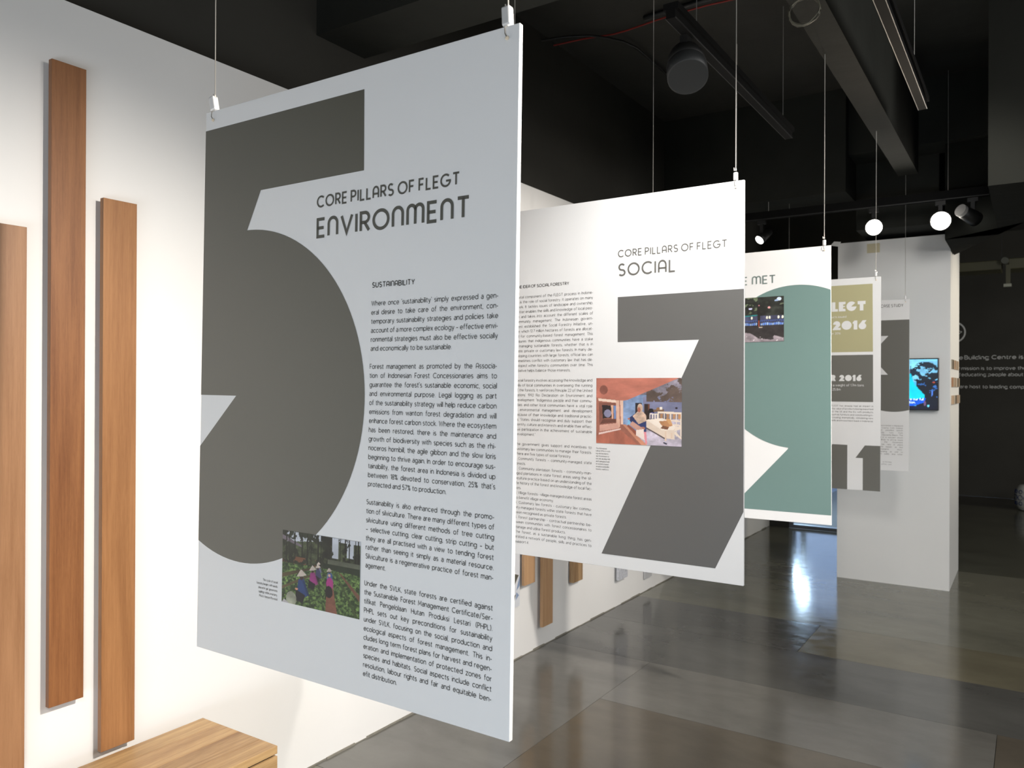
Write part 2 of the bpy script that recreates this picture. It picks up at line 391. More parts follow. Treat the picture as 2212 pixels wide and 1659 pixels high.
# glazed shopfront behind the hanging panels
sbox('wall_front', -0.10, 0.20, 8.65, 8.80, 0, CZ, M_dark)
sbox('wall_front_head', 0.20, 1.25, 8.65, 8.80, .95, CZ, M_dark)  # unseen wall brought down low to cut the window's floor reflection short
M_glass = mat('window_glass', (.9, .95, 1), 0.02)
M_glass.node_tree.nodes['Principled BSDF'].inputs['Transmission Weight'].default_value = 1.0
M_glass.node_tree.nodes['Principled BSDF'].inputs['IOR'].default_value = 1.02
win = empty('window_1', (0.725, 8.70, 0)); win['kind'] = 'structure'
M_frame = mat('grey_window_frame', (.18, .19, .20), 0.4, metal=.5)
for nm, a in (('sill', (-.525, .525, -.03, .03, 0, .035)), ('frame_post', (-.525, -.49, -.03, .03, .035, .95)), ('frame_post', (.49, .525, -.03, .03, .035, .95)), ('frame_head', (-.49, .49, -.03, .03, 0.91, 0.95))):
    box(nm, *a, M_frame, win)
box('pane', -.49, .49, -.004, .004, .035, .91, M_glass, win)
# outside the glass: pavement and two low street lanterns seen only as reflections
sbox('pavement', -1.5, 1.24, 8.8, 22.0, -0.30, -0.22, mat('pavement_stone', (.09, .10, .12), .6, var=.4, vscale=6))
M_lamp_b = mat('lantern_light', (.8, .9, 1), emit=(.62, .82, 1.0), est=260)
for k, (lx, ly, lz) in enumerate(((-.13, 10.2, .86), (-.10, 10.6, 1.15))):
    t = empty('bollard_light', (lx, ly, -.22)); tag(t, ['low bollard light on the pavement beyond the glass', 'taller bollard light further out beyond the glass'][k], 'lamp')
    lz += .2; box('post', -.03, .03, -.03, .03, 0, lz - .08, M_black, t)
    bm = bmesh.new(); add_lathe(bm, [(.05, lz - .08), (.07, lz - .04), (.07, lz + .10), (.05, lz + .13)], 16); link('lantern', bm, M_lamp_b, t)

# floor: poured slabs with saw cut joints
floor = empty('floor'); floor['kind'] = 'structure'
def slab_mat(i, c, rough):
    m = bpy.data.materials.new('polished_concrete_%d' % i); m.use_nodes = True; nt = m.node_tree; b = nt.nodes['Principled BSDF']; L = nt.links.new
    tc = nt.nodes.new('ShaderNodeTexCoord')
    mp = nt.nodes.new('ShaderNodeMapping'); mp.inputs['Location'].default_value = (i * 3.1, i * 1.7, 0); mp.inputs['Scale'].default_value = (.8, 1.5, 1); L(tc.outputs['Object'], mp.inputs[0])
    n = nt.nodes.new('ShaderNodeTexNoise'); n.inputs['Scale'].default_value = 2.2; n.inputs['Detail'].default_value = 9; n.inputs['Roughness'].default_value = .62; n.inputs['Distortion'].default_value = .25; L(mp.outputs[0], n.inputs['Vector'])
    n2 = nt.nodes.new('ShaderNodeTexNoise'); n2.inputs['Scale'].default_value = 14; n2.inputs['Detail'].default_value = 8; L(mp.outputs[0], n2.inputs['Vector'])
    r = nt.nodes.new('ShaderNodeValToRGB'); L(n.outputs['Fac'], r.inputs[0])
    r.color_ramp.elements[0].position = .30; r.color_ramp.elements[0].color = (*[q * .78 for q in c], 1)
    r.color_ramp.elements[1].position = .72; r.color_ramp.elements[1].color = (*[q * 1.18 for q in c], 1)
    L(r.outputs[0], b.inputs['Base Color'])
    rr = nt.nodes.new('ShaderNodeMapRange'); L(n2.outputs['Fac'], rr.inputs[0]); rr.inputs['From Min'].default_value = .3; rr.inputs['From Max'].default_value = .7
    rr.inputs['To Min'].default_value = rough - .045; rr.inputs['To Max'].default_value = rough + .06; L(rr.outputs[0], b.inputs['Roughness'])
    b.inputs['Specular IOR Level'].default_value = .55
    # gentle trowel waves give the smeared reflections
    n3 = nt.nodes.new('ShaderNodeTexNoise'); n3.inputs['Scale'].default_value = 7; n3.inputs['Detail'].default_value = 3; L(mp.outputs[0], n3.inputs['Vector'])
    bp = nt.nodes.new('ShaderNodeBump'); bp.inputs['Strength'].default_value = .05; bp.inputs['Distance'].default_value = .01; L(n3.outputs['Fac'], bp.inputs['Height']); L(bp.outputs[0], b.inputs['Normal'])
    return m
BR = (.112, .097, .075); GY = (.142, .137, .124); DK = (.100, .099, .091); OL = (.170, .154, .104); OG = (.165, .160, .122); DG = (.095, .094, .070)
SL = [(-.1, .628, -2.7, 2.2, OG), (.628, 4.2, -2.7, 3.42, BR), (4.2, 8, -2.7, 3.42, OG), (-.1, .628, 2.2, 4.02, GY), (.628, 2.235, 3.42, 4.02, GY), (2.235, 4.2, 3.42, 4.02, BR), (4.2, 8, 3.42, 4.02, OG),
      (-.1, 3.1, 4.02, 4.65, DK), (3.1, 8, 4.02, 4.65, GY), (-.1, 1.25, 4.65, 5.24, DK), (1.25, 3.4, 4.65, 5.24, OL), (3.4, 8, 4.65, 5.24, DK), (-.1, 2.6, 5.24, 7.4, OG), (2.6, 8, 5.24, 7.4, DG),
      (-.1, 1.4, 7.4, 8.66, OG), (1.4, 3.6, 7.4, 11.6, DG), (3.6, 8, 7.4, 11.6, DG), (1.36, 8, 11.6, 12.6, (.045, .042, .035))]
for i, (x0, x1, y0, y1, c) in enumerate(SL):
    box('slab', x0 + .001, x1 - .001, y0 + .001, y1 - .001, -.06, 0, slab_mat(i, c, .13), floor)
bm = bmesh.new(); add_box(bm, -.1, 8, -2.7, 12.6, -.12, -.061); link('joint_filler', bm, mat('joint_filler', (.08, .075, .065), .8), floor)
# rough plaster line where the partition meets the floor
M_plas = mat('dirty_plaster', (.22, .205, .17), .9, var=.3, vscale=40)
bm = bmesh.new(); y = -2.7
while y < 9.2:
    d = random.uniform(.04, .16); add_box(bm, -.0, random.uniform(.001, .006), y, y + d, 0, random.uniform(.002, .010)); y += d
struct('baseboard_left', bm, M_plas)

# ceiling structure
def beam(name, *a): return sbox(name, *a, M_beam)
beam('beam', -.1, 8, 2.28, 2.56, 2.93, CZ)
beam('beam', 1.59, 1.712, 2.56, 5.95, 2.93, CZ)
beam('beam', -.1, 1.255, 5.95, 6.35, 2.87, CZ)
beam('beam', 1.255, 8, 6.05, 6.35, 3.15, CZ)
# square downstand over the column and a skew haunch to its right
sbox('downstand', 1.255, 1.80, 6.36, 7.7, 2.66, CZ, M_beam)
bm = bmesh.new()
pts = [(1.857, 6.88), (1.857, 6.12), (2.17, 6.10), (2.17, 4.6), (2.757, 4.6), (2.312, 5.73)]
lo = [bm.verts.new((x, y, 2.50)) for x, y in pts]; hi = [bm.verts.new((x, y, CZ)) for x, y in pts]
bm.faces.new(lo); bm.faces.new(list(reversed(hi)))
for i in range(len(pts)): j = (i + 1) % len(pts); bm.faces.new((lo[i], lo[j], hi[j], hi[i]))
bmesh.ops.recalc_face_normals(bm, faces=bm.faces); struct('haunch', bm, mat('shade_dark_concrete', (.016, .0165, .014), .9, .1, bump=(9, .3, .01)))  # colour taken darker than the beams to hold its lit side in shade
# duct at the back
M_duct = mat('olive_duct', (.075, .070, .035), .5, var=.2)
t = empty('duct', (4.0, 10.0, 2.80)); tag(t, 'dark olive duct running high along the back of the hall', 'duct')
box('casing', -2.6, -1.92, -.18, .18, -.06, .04, M_duct, t, .008); box('casing', -1.86, 3.9, -.18, .18, -.06, .05, M_duct, t, .008)
bm = bmesh.new(); add_lathe(bm, [(.034, -.03), (.038, -.02), (.038, .02), (.034, .03)], 16, Matrix.Translation((-1.89, -.24, .02)) @ Matrix.Rotation(R(90), 4, 'X')); link('damper', bm, mat('damper_grey', (.10, .10, .08), .4, metal=.4), t)
box('drop_pipe', -1.88, -1.84, -.22, -.18, -.22, -.02, M_duct, t); box('outlet', -1.90, -1.83, -.23, -.17, -.25, -.22, mat('outlet_grey', (.35, .35, .28), .5), t)
box('hanger_rod', -1.92, -1.915, -.22, -.215, .05, .8, M_black, t)

# white structural column
colm = sbox('column', 1.073, 1.851, 6.64, 7.48, 0, 2.624, M_col)
# tape and torn flap on it
bm = bmesh.new(); add_box(bm, 1.285, 1.375, 6.634, 6.6395, 2.53, 2.60); tag(link('masking_tape', bm, mat('masking_tape', (.62, .56, .38), .6)), 'yellowish masking tape strip near the top of the white column', 'tape')
bm = bmesh.new()
f1 = [(1.074, 2.60), (1.020, 2.612), (1.045, 2.640), (1.095, 2.632)]
a = [bm.verts.new((x, 6.636, z)) for x, z in f1]; b_ = [bm.verts.new((x, 6.630, z + .002)) for x, z in f1]
bm.faces.new(a); bm.faces.new(list(reversed(b_)))
for i in range(4): bm.faces.new((a[i], a[(i + 1) % 4], b_[(i + 1) % 4], b_[i]))
o = link('peeling_lining', bm, M_col, None); tag(o, 'small torn corner of white lining peeling off the column top', 'lining')

# ------------------------------------------------------------------ hanging panels
PW, PH, PT = .841, 1.199, .010
POSE = [(1.21669, 1.11072, 1.50863, -.00236, -.0043, -.012465), (1.22568, 2.33751, 1.50877, -.00407, .00171, 0), (1.21657, 3.59037, 1.5022, .004955, .006085, 0), (1.22954, 4.82835, 1.51438, 0, 0, 0), (1.2207, 6.12803, 1.50908, 0, 0, 0)]
def panel(i, label):
    x, y, z, a, b, t = POSE[i]
    u = Vector((math.cos(a), math.sin(a), 0)); n = Vector((math.sin(a), -math.cos(a), 0)); v = Vector((0, 0, 1))
    v = v * math.cos(t) + n * math.sin(t)
    u2 = u * math.cos(b) + v * math.sin(b); v2 = v * math.cos(b) - u * math.sin(b)
    o = empty('hanging_panel'); mw = Matrix((u2, v2, u2.cross(v2))).transposed().to_4x4(); mw.translation = (x, y, z); o.matrix_world = mw
    tag(o, label, 'display panel', 'display panels hanging in a row')
    bm = bmesh.new(); add_box(bm, -PW / 2, PW / 2, -PH / 2, PH / 2, -PT, 0, .0008); link('board', bm, M_board, o)
    return o
HX = (-.393, .3965); HY = .5805
def hardware(p, i):
    """grippers, tails and wires: each wire with its gripper is a thing of its own"""
    mw = p.matrix_basis.copy()
    for s, hx in enumerate(HX):
        top = mw @ Vector((hx - .003, PH / 2 + .002, -PT / 2))
        w_ = empty('suspension_wire', top)
        side = ('left', 'right')[s]
        nm = ('ENVIRONMENT panel', 'SOCIAL panel', 'sage green panel', 'panel numbered 11', 'CASE STUDY panel')[i]
        tag(w_, 'thin steel wire and gripper at the %s top corner of the %s' % (side, nm), 'wire', 'suspension wires of the panels')
        bm = bmesh.new(); prev = None
        add_tube(bm, [(0, 0, .030), (0, 0, CZ - top.z)], .0014, 6); link('wire', bm, M_wire, w_, True)
        bm = bmesh.new()
        rot = Matrix.Rotation(R((-13, 3, 0, 0, 0)[i] if s == 0 else (-3, 0, 0, 2, 0)[i]), 4, 'Y')
        if i == 0:
            add_box(bm, -.0085, .0085, -.0075, .0075, .0, .033, .003, rot)
        else:
            add_lathe(bm, [(.0055, 0), (.0072, .002), (.0072, .022), (.0060, .024)], 12)
        link('gripper', bm, M_steel, w_, False)
        bm = bmesh.new(); add_tube(bm, [(-.005, 0, .030), (-.0055, 0, .039)], .0012, 6); add_tube(bm, [(0, 0, .030), (.0, 0, .036)], [.003, .0018], 8); link('wire_stub', bm, M_wire, w_)
        # loop going down in front of the sheet to the hole
        hole = mw @ Vector((hx, HY - (.002 if i == 0 else 0), .0008)) - top
        f0 = mw.to_3x3() @ Vector((0, 0, 1))
        bm = bmesh.new(); st = Vector((0, 0, .001))
        p1 = Vector((-.001, 0, -.004)) + f0 * .008
        add_tube(bm, [st, p1, (p1 * .4 + hole * .6) + f0 * .003 + Vector((-.001, 0, 0)), hole + f0 * .001], .0009, 6); link('wire_loop', bm, mat('dark_wire', (.20, .19, .17), .4, metal=.5), w_, True)
        bm = bmesh.new(); rot3 = mw.to_3x3().to_4x4()
        add_lathe(bm, [(.0022, .0002), (.0034, .0002), (.0034, .0022), (.0022, .0026)], 12, Matrix.Translation(hole) @ rot3); link('lit_hole_disc', bm, mat('lit_hole_cream', (.85, .72, .55), .35), w_)  # cream disc coloured as the lit background seen through the hole

Z1, Z2, Z3 = .0004, .0007, .0010
def shape(p, name, polys, m, z=Z1, label=None):
    bm = bmesh.new()
    for q in polys: poly_print(bm, [(x / 1000, y / 1000) for x, y in q], z)
    o = link(name, bm, m, p)
    if label: o['label'] = label
    return o
HWmm = 420.3; HHmm = 599.3

# ---- panel 1: 5 / ENVIRONMENT
p1 = panel(0, 'nearest hanging panel, grey shaded, with a huge dark 5 and the heading ENVIRONMENT')
c5 = arc(-275, -36, 356, 356, 90.5, -114.2, 3)
shape(p1, 'printed_numeral', [[(-HWmm, 558), (67, 557.5), (69.5, 401.1), (-229, 401.1), (-271, 320)] + c5[1:] + [(-HWmm, -361), (-HWmm, -150), (-298, -35.6), (-HWmm, -35.4)]], M_ink5, label='huge dark olive grey numeral 5 bled off the left edge')
fit_title(p1, 'title_text', 'CORE PILLARS OF FLEGT', -.0560, .2985, .3448, .0205, .185, M_title, Z2, sb=.32)
fit_title(p1, 'title_text', 'ENVIRONMENT', -.0545, .3205, .2852, .0345, .185, M_title, Z2, sb=.32)
fit_title(p1, 'heading_text', 'SUSTAINABILITY', .0965, .2000, .1750, .0090, .19, M_text, Z2, sb=.28)
TXT1 = [
 ["Where once 'sustainability' simply expressed a gen-", "eral desire to take care of the environment, con-", "temporary sustainability strategies and policies take", "account of a more complex ecology ~ effective envi-", "ronmental strategies must also be effective socially", "and economically to be sustainable.|"],
 ["Forest management as promoted by the Associa-", "tion of Indonesian Forest Concessionaries aims to", "guarantee the forest's sustainable economic, social", "and environmental purpose. Legal logging as part", "of the sustainability strategy will help reduce carbon", "emissions from wanton forest degradation and will", "enhance forest carbon stock. Where the ecosystem", "has been restored, there is the maintenance and", "growth of biodiversity with species such as the rhi-", "noceros hornbill, the agile gibbon and the slow loris", "beginning to thrive again. In order to encourage sus-", "tainability, the forest area in Indonesia is divided up", "between 18% devoted to conservation, 25% that's", "protected and 57% to production.|"],
 ["Sustainability is also enhanced through the promo-", "tion of silviculture. There are many different types of", "silviculture using different methods of tree cutting", "~ selective cutting, clear cutting, strip cutting ~ but", "they are all practised with a view to tending forest", "rather than seeing it simply as a material resource.", "Silviculture is a regenerative practice of forest man-", "agement.|"],
 ["Under the SVLK, state forests are certified against", "the Sustainable Forest Management Certificate/Ser-", "tifikat Pengelolaan Hutan Produksi Lestari (PHPL).", "PHPL sets out key preconditions for sustainability", "under SVLK, focusing on the social, production and", "ecological aspects of forest management. This in-", "cludes long term forest plans for harvest and regen-", "eration and implementation of protected zones for", "species and habitats. Social aspects include conflict", "resolution, labour rights and fair and equitable ben-", "efit distribution.|"]]
LEAD = .01704
def fitxs(blocks, x0, x1, cap, sb=.22):
    v = 9
    for b in blocks:
        for t in b:
            if not t.endswith('|'): v = min(v, (x1 - x0) / (cap * (text_width(t, False, sb) + t.count(' ') * .36)))
    return v
y0 = .1405; X1 = fitxs(TXT1, .0935, .3850, .0088)
k = 0
for blk in TXT1:
    paragraph(p1, 'body_text', blk, .0950 - k * .0002, .3852 - k * .00007, y0 - k * LEAD, LEAD, .0088, .125, M_text, Z2, xs=X1)
    k += len(blk) + 1
paragraph(p1, 'caption_text', ["The cycle of social", "forestry begins with seeds", "placed in gel, grown into", "saplings within a nursery.", "Photo: Hanson Plywood"], -.24, -.1550, -.4205, .00865, .0046, .11, M_text, Z2, justify=False, align='R', xs=.80, step=60)

# nursery photograph
def nursery():
    P = Pic(220, 150, (60, 80, 45)); P.X *= 1
    X, Y = P.X, P.Y
    P.fill(Y < .44, (38, 42, 30), .9, 3, (3, 1))
    nn = noise2(P.h, P.w, 7, 9, (3, 2))
    P.fill((Y < .42) & (nn > .54), (66, 74, 50), .7, 13, (5, 5), 5)
    sky = ((Y < .16 * (1 - X)) & (nn > .53)) | ((X > .655) & (X < .735) & (Y < .27) & (nn > .36)) | ((X > .84) & (X < .92) & (Y < .24) & (nn > .47)) | ((X > .75) & (Y < .05) & (nn > .45))
    P.fill(sky, (188, 192, 200), .15, 4)
    P.poly([(.0, .06), (.26, .17), (.26, .20), (.0, .12)], (120, 108, 118), .3)
    for x in (.04, .10, .16, .25, .33, .38, .46, .52, .59, .63, .76, .80, .87, .94, .98):
        xx = x + .012 * math.sin(x * 57); wd = .006 + .008 * abs(math.sin(x * 91))
        P.poly([(xx, .0), (xx + wd, .0), (xx + wd * 1.3, .42), (xx - wd * .3, .42)], (30, 31, 23), .5, 14)
    P.fill((Y > .34) & (Y < .44) & (X < .45) & (noise2(P.h, P.w, 5, 15, (2, 2)) > .5), (112, 74, 52), .5, 5)
    P.fill((Y > .30) & (Y < .36) & (X > .6), (92, 96, 80), .5, 5)
    P.fill((Y > .36) & (Y < .48) & (X > .55), (34, 44, 30), .5, 6)
    # crop rows converge on (.60,.42)
    vx, vy = .62, .40
    g = noise2(P.h, P.w, 7, 21, (2, 2)); rows = Y > .43 + .03 * np.abs(X - .5)
    P.fill(rows, (66, 88, 48), .9, 22, (9, 9), 4)
    g = noise2(P.h, P.w, 4, 21, (10, 10)); P.fill(rows & (g > .56), (104, 130, 70), .5, 23, (9, 9), 4)
    P.fill(rows & (g < .42), (40, 58, 32), .4, 24, (9, 9), 4)
    def furrow(x0, w0, col):
        P.poly([(vx - .004, vy + .03), (vx + .004, vy + .03), (x0 + w0, 1.02), (x0 - w0, 1.02)], col, .35, 31, (3, 3))
    P.poly([(.0, .60), (.42, .44), (.46, .45), (.0, .66)], (70, 60, 40), .4, 33); P.poly([(.0, .78), (.50, .47), (.53, .48), (.0, .82)], (86, 74, 50), .4, 34)
    P.poly([(.60, .45), (.64, .45), (.73, 1.01), (.58, 1.01)], (128, 82, 66), .3, 35, (3, 3))
    P.poly([(.60, .44), (.62, .44), (.60, .78), (.57, .86)], (40, 54, 30), .4, 36)
    P.poly([(.74, .45), (.77, .46), (1., .70), (1., .78)], (104, 70, 56), .3, 37); P.poly([(.69, .45), (.71, .45), (.99, 1.), (.95, 1.)], (60, 74, 42), .3, 38)
    def worker(x, y, s, shirt, hat=(196, 182, 170), flip=1):
        f = flip
        P.poly([(x - .05 * s, y + .30 * s), (x - .03 * s * f, y + .10 * s), (x + .03 * s, y + .03 * s), (x + .07 * s, y + .12 * s), (x + .10 * s * f, y + .30 * s), (x + .02 * s, y + .36 * s)], shirt, .35, 41)
        P.poly([(x + .03 * s * f, y + .10 * s), (x + .06 * s * f, y + .10 * s), (x + .13 * s * f, y + .30 * s), (x + .10 * s * f, y + .30 * s)], tuple(int(c * .8) for c in shirt), .2, 42)
        P.poly([(x - .06 * s, y + .24 * s), (x + .07 * s, y + .30 * s), (x + .04 * s, y + .42 * s), (x - .07 * s, y + .40 * s)], (24, 24, 30), .3, 43)
        P.ell(x + .015 * s, y + .045 * s, .026 * s, .045 * s, (58, 40, 34))
        P.poly([(x - .055 * s, y + .055 * s), (x + .002 * s, y - .055 * s), (x + .02 * s, y - .055 * s), (x + .085 * s, y + .005 * s), (x + .03 * s, y + .035 * s)], hat, .3, 44)
    worker(.48, .38, .38, (120, 120, 150)); worker(.47, .42, .5, (70, 72, 110)); worker(.40, .46, .68, (158, 58, 128))
    worker(.615, .44, .5, (120, 140, 170)); P.ell(.635, .52, .030, .05, (60, 84, 132)); P.ell(.632, .62, .044, .085, (160, 52, 120), .25, 45); P.ell(.622, .73, .048, .08, (30, 26, 28), .3, 46); P.ell(.625, .51, .015, .02, (210, 170, 150))
    worker(.25, .56, .95, (36, 62, 112)); P.ell(.20, .78, .02, .014, (212, 150, 120))
    P.fill((((X - .13) / .07) ** 2 + ((Y - .93) / .10) ** 2) < 1, (150, 152, 132), .7, 47)
    P.poly([(0, 1.01), (.03, .95), (.12, 1.01)], (190, 184, 186), .2, 48)
    return P
nursery().build('photo_print', p1, -.1410, .0770, -.4545, -.3080, Z3, 1.05)
hardware(p1, 0)

# ---- panel 2: 7 / SOCIAL
p2 = panel(1, 'second hanging panel, bright white, with a huge grey 7 and the heading SOCIAL')
shape(p2, 'printed_numeral', [[(10.3, 276.8), (HWmm, 277.5), (HWmm, -381), (335.3, -558), (-46, -558.4), (283, 131.4), (10.3, 131.4)]], M_ink7, label='huge mid grey numeral 7 bled off the right edge')
fit_title(p2, 'title_text', 'CORE PILLARS OF FLEGT', .0122, .3685, .4066, .0205, .15, M_title2, Z2, sb=.32)
fit_title(p2, 'title_text', 'SOCIAL', .0140, .2052, .3462, .0360, .15, M_title2, Z2, sb=.32)
fit_title(p2, 'heading_text', 'THE IDEA OF SOCIAL FORESTRY', -.3835, -.1709, .3300, .0090, .19, M_text2, Z2, sb=.28)
TXT2 = [
 ["A vital component of the FLEGT process in Indone-", "sia is the role of social forestry. It operates on many", "levels. It tackles issues of landscape and ownership,", "better enables the skills and knowledge of local peo-", "ple and takes into account the different scales of", "community management. The Indonesian govern-", "ment established the Social Forestry Initiative, un-", "der which 12.7 million hectares of forests are allocat-", "ed for community-based forest management. This", "ensures that indigenous communities have a stake", "in managing sustainable forests, whether that is in", "state, private or customary law forests. In many de-", "veloping countries with large forests, official law can", "sometimes conflict with customary law that has de-", "veloped within forestry communities over time. This", "initiative helps balance those interests.|"],
 ["Social forestry involves accessing the knowledge and", "skills of local communities in overseeing the running", "of the forests. It reinforces Principle 22 of the United", "Nations' 1992 Rio Declaration on Environment and", "Development. \"Indigenous people and their commu-", "nities and other local communities have a vital role", "in environmental management and development", "because of their knowledge and traditional practic-", "es. States should recognise and duly support their", "identity, culture and interests and enable their effec-", "tive participation in the achievement of sustainable", "development.\"|"],
 ["The government gives support and incentives to", "customary law communities to manage their forests.", "There are five types of social forestry|", "1. Community forests ~ community-managed state", "forests.|", "2. Community plantation forests - community-man-", "aged plantations in state forest areas using the sil-", "viculture practice based on an understanding of the", "life history of the forest and knowledge of local fac-", "tors.|", "3. Village forests - village-managed state forest areas", "to benefit village economy.|", "4. Customary law forests - customary law commu-", "nity-managed forests within state forests that have", "been recognised as private forests.|", "5. Forest partnership - contractual partnership be-", "tween communities with forest concessionaires to", "manage and utilise forest products.|", "The forest, as a sustainable living thing, has gen-", "erated a network of people, skills and practices to", "support it.|"]]
LEAD2 = .01706; k = 0; X2 = fitxs(TXT2, -.384, -.0800, .0088)
for blk in TXT2:
    paragraph(p2, 'body_text', blk, -.3840, -.0800 - k * .00011, .2942 - k * LEAD2, LEAD2, .0088, .10, M_text2, Z2, xs=X2, step=45)
    k += len(blk) + 1
paragraph(p2, 'caption_text', ["The International", "Labour Office is work-", "ing with the Indone-", "sian Government to", "not only develop skills", "and training but build", "an economy based", "around a sustainable", "forestry workforce."], -.0670, .0, -.2170, .00855, .0044, .11, M_text2, Z2, justify=False, xs=.82, step=60)
def workshop():
    P = Pic(210, 150, (120, 110, 112)); X, Y = P.X, P.Y
    n = noise2(P.h, P.w, 6, 51, (2, 2))
    P.fill(Y < 2, (118, 112, 122), .7, 52, (2, 2))
    P.fill((X > .3) & (X < .62) & (Y > .25), (128, 150, 186), .4, 53, (2, 2)); P.fill((X > .56) & (Y > .28) & (Y < .52), (120, 122, 150), .35, 54)
    P.fill((X > .6) & (Y < .35) & (n > .5), (98, 82, 74), .5, 55)
    # floor
    P.poly([(.5, .62), (1, .60), (1, 1), (.55, 1)], (192, 182, 196), .4, 56, (2, 2))
    # doorway & darker items
    P.poly([(.47, .37), (.55, .37), (.55, .62), (.47, .62)], (38, 34, 40)); P.poly([(.575, .385), (.635, .385), (.635, .66), (.575, .66)], (44, 30, 26), .4, 57)
    P.poly([(.62, .385), (.64, .385), (.64, .50), (.62, .50)], (110, 66, 48)); P.ell(.655, .50, .035, .05, (26, 22, 26)); P.ell(.665, .54, .025, .03, (96, 96, 190))
    P.poly([(.68, .47), (.80, .46), (.80, .50), (.68, .50)], (120, 92, 72)); P.poly([(.755, .425), (.78, .425), (.78, .465), (.755, .465)], (236, 226, 214)); P.ell(.735, .455, .02, .02, (150, 108, 70))
    P.ell(.94, .44, .015, .015, (40, 26, 34))
    # frames on the right
    cr = (236, 218, 200)
    P.poly([(.73, .49), (1, .50), (1, .53), (.73, .52)], cr)
    for x in (.73, .80, .87, .935, .985): P.poly([(x, .50), (x + .012, .50), (x + .012, .86), (x, .84)], cr)
    for x in (.76, .83, .90, .96): P.poly([(x, .53), (x + .03, .53), (x + .025, .60), (x, .60)], (176, 130, 92), .4, 58)
    for y in (.60, .66): P.poly([(.73, y), (1, y + .02), (1, y + .045), (.73, y + .02)], cr, .1)
    P.poly([(.87, .72), (1, .70), (1, .74), (.87, .80)], cr); P.poly([(.90, .80), (1, .90), (1, .87), (.93, .78)], cr)
    P.poly([(.64, .52), (.73, .53), (.73, .60), (.64, .60)], (226, 214, 204), .2); 
    for x in (.65, .68, .71): P.poly([(x, .54), (x + .012, .54), (x + .012, .60), (x, .60)], (70, 62, 110))
    # bench table
    P.poly([(.60, .62), (.92, .74), (.92, .90), (.80, .88), (.60, .73)], (232, 212, 194), .12, 59); P.poly([(.60, .62), (.78, .59), (.93, .70), (.91, .76), (.78, .77)], (240, 226, 212), .1, 60)
    P.poly([(.74, .64), (.86, .62), (.90, .70), (.80, .73)], (196, 140, 96), .25, 61); P.poly([(.79, .70), (.86, .72), (.84, .76), (.76, .74)], (128, 84, 60)); P.poly([(.82, .60), (.87, .60), (.90, .68), (.86, .68)], (210, 160, 110))
    P.poly([(.81, .78), (.83, .78), (.83, .92), (.81, .92)], (226, 200, 178)); P.poly([(.88, .80), (.895, .80), (.895, .88), (.88, .88)], (226, 200, 178)); P.poly([(.60, .73), (.81, .88), (.81, .90), (.60, .75)], (74, 56, 56))
    P.poly([(.80, .94), (.84, .96), (.83, .98), (.79, .955)], (40, 44, 66))
    # big timber roof plank and nested frames on the left
    P.poly([(0, 0), (.97, 0), (.38, .33), (.30, .35), (0, .33)], (192, 118, 100), .22, 62, (1, 2)); P.ell(.09, .18, .05, .07, (150, 90, 76), .5, 63)
    P.poly([(0, .30), (.32, .34), (.32, .70), (.60, 1.01), (0, 1.01)], (172, 108, 90), .25, 64, (2, 1))
    P.poly([(.02, .31), (.27, .34), (.27, .38), (.03, .35)], (240, 214, 196)); P.poly([(.24, .34), (.28, .34), (.29, .74), (.25, .74)], (226, 182, 160), .15); P.poly([(.29, .34), (.33, .34), (.33, .70), (.30, .70)], (234, 196, 176), .1)
    P.poly([(.03, .37), (.24, .38), (.24, .70), (.04, .76)], (140, 88, 74), .3, 65); P.poly([(.07, .41), (.19, .42), (.19, .60), (.08, .62)], (38, 28, 30)); P.ell(.14, .54, .045, .06, (134, 132, 160), .3, 66)
    P.poly([(.18, .41), (.21, .41), (.21, .62), (.19, .62)], (226, 178, 150)); P.poly([(.21, .42), (.24, .42), (.24, .66), (.22, .64)], (112, 140, 190)); P.poly([(.08, .63), (.24, .62), (.24, .67), (.05, .70)], (110, 66, 54), .3, 67)
    P.poly([(.04, .72), (.27, .68), (.28, .76), (.04, .82)], (206, 156, 140), .2, 68); P.poly([(.03, .84), (.30, .76), (.30, .78), (.03, .87)], (236, 208, 200)); P.poly([(0, .88), (.30, .79), (.52, 1.01), (0, 1.01)], (176, 104, 84), .25, 69, (3, 1))
    P.poly([(.32, .70), (.36, .70), (.62, 1.01), (.55, 1.01)], (204, 140, 112), .2, 70)
    # worker in patterned headscarf
    P.poly([(.39, .62), (.44, .56), (.52, .58), (.60, .64), (.60, .80), (.55, .82)], (40, 52, 96), .5, 71); P.poly([(.40, .60), (.47, .53), (.49, .57), (.42, .65)], (40, 50, 92), .4, 72); P.ell(.395, .615, .015, .015, (190, 120, 96))
    P.poly([(.44, .57), (.50, .50), (.56, .50), (.60, .56), (.60, .64), (.51, .69)], (206, 176, 156), .45, 73, (4, 4), 6); P.ell(.527, .45, .032, .065, (220, 188, 164), .25, 74); P.ell(.515, .475, .018, .038, (176, 104, 84)); P.ell(.56, .75, .025, .025, (176, 116, 96))
    P.poly([(.57, .80), (.60, .80), (.61, .98), (.59, .98)], (236, 150, 160))
    P.poly([(.40, .70), (.44, .65), (.56, .75), (.51, .80)], (206, 156, 140), .15, 75); P.poly([(.48, .78), (.57, .76), (.58, .93), (.48, .86)], (240, 222, 212), .08, 76); P.poly([(.39, .70), (.48, .79), (.48, .86), (.37, .72)], (150, 84, 66), .2, 77)
    P.poly([(.385, .63), (.405, .63), (.41, .70), (.38, .70)], (130, 190, 226)); return P
workshop().build('photo_print', p2, -.0660, .2290, -.1978, .0150, Z3, 1.0)
hardware(p2, 1)

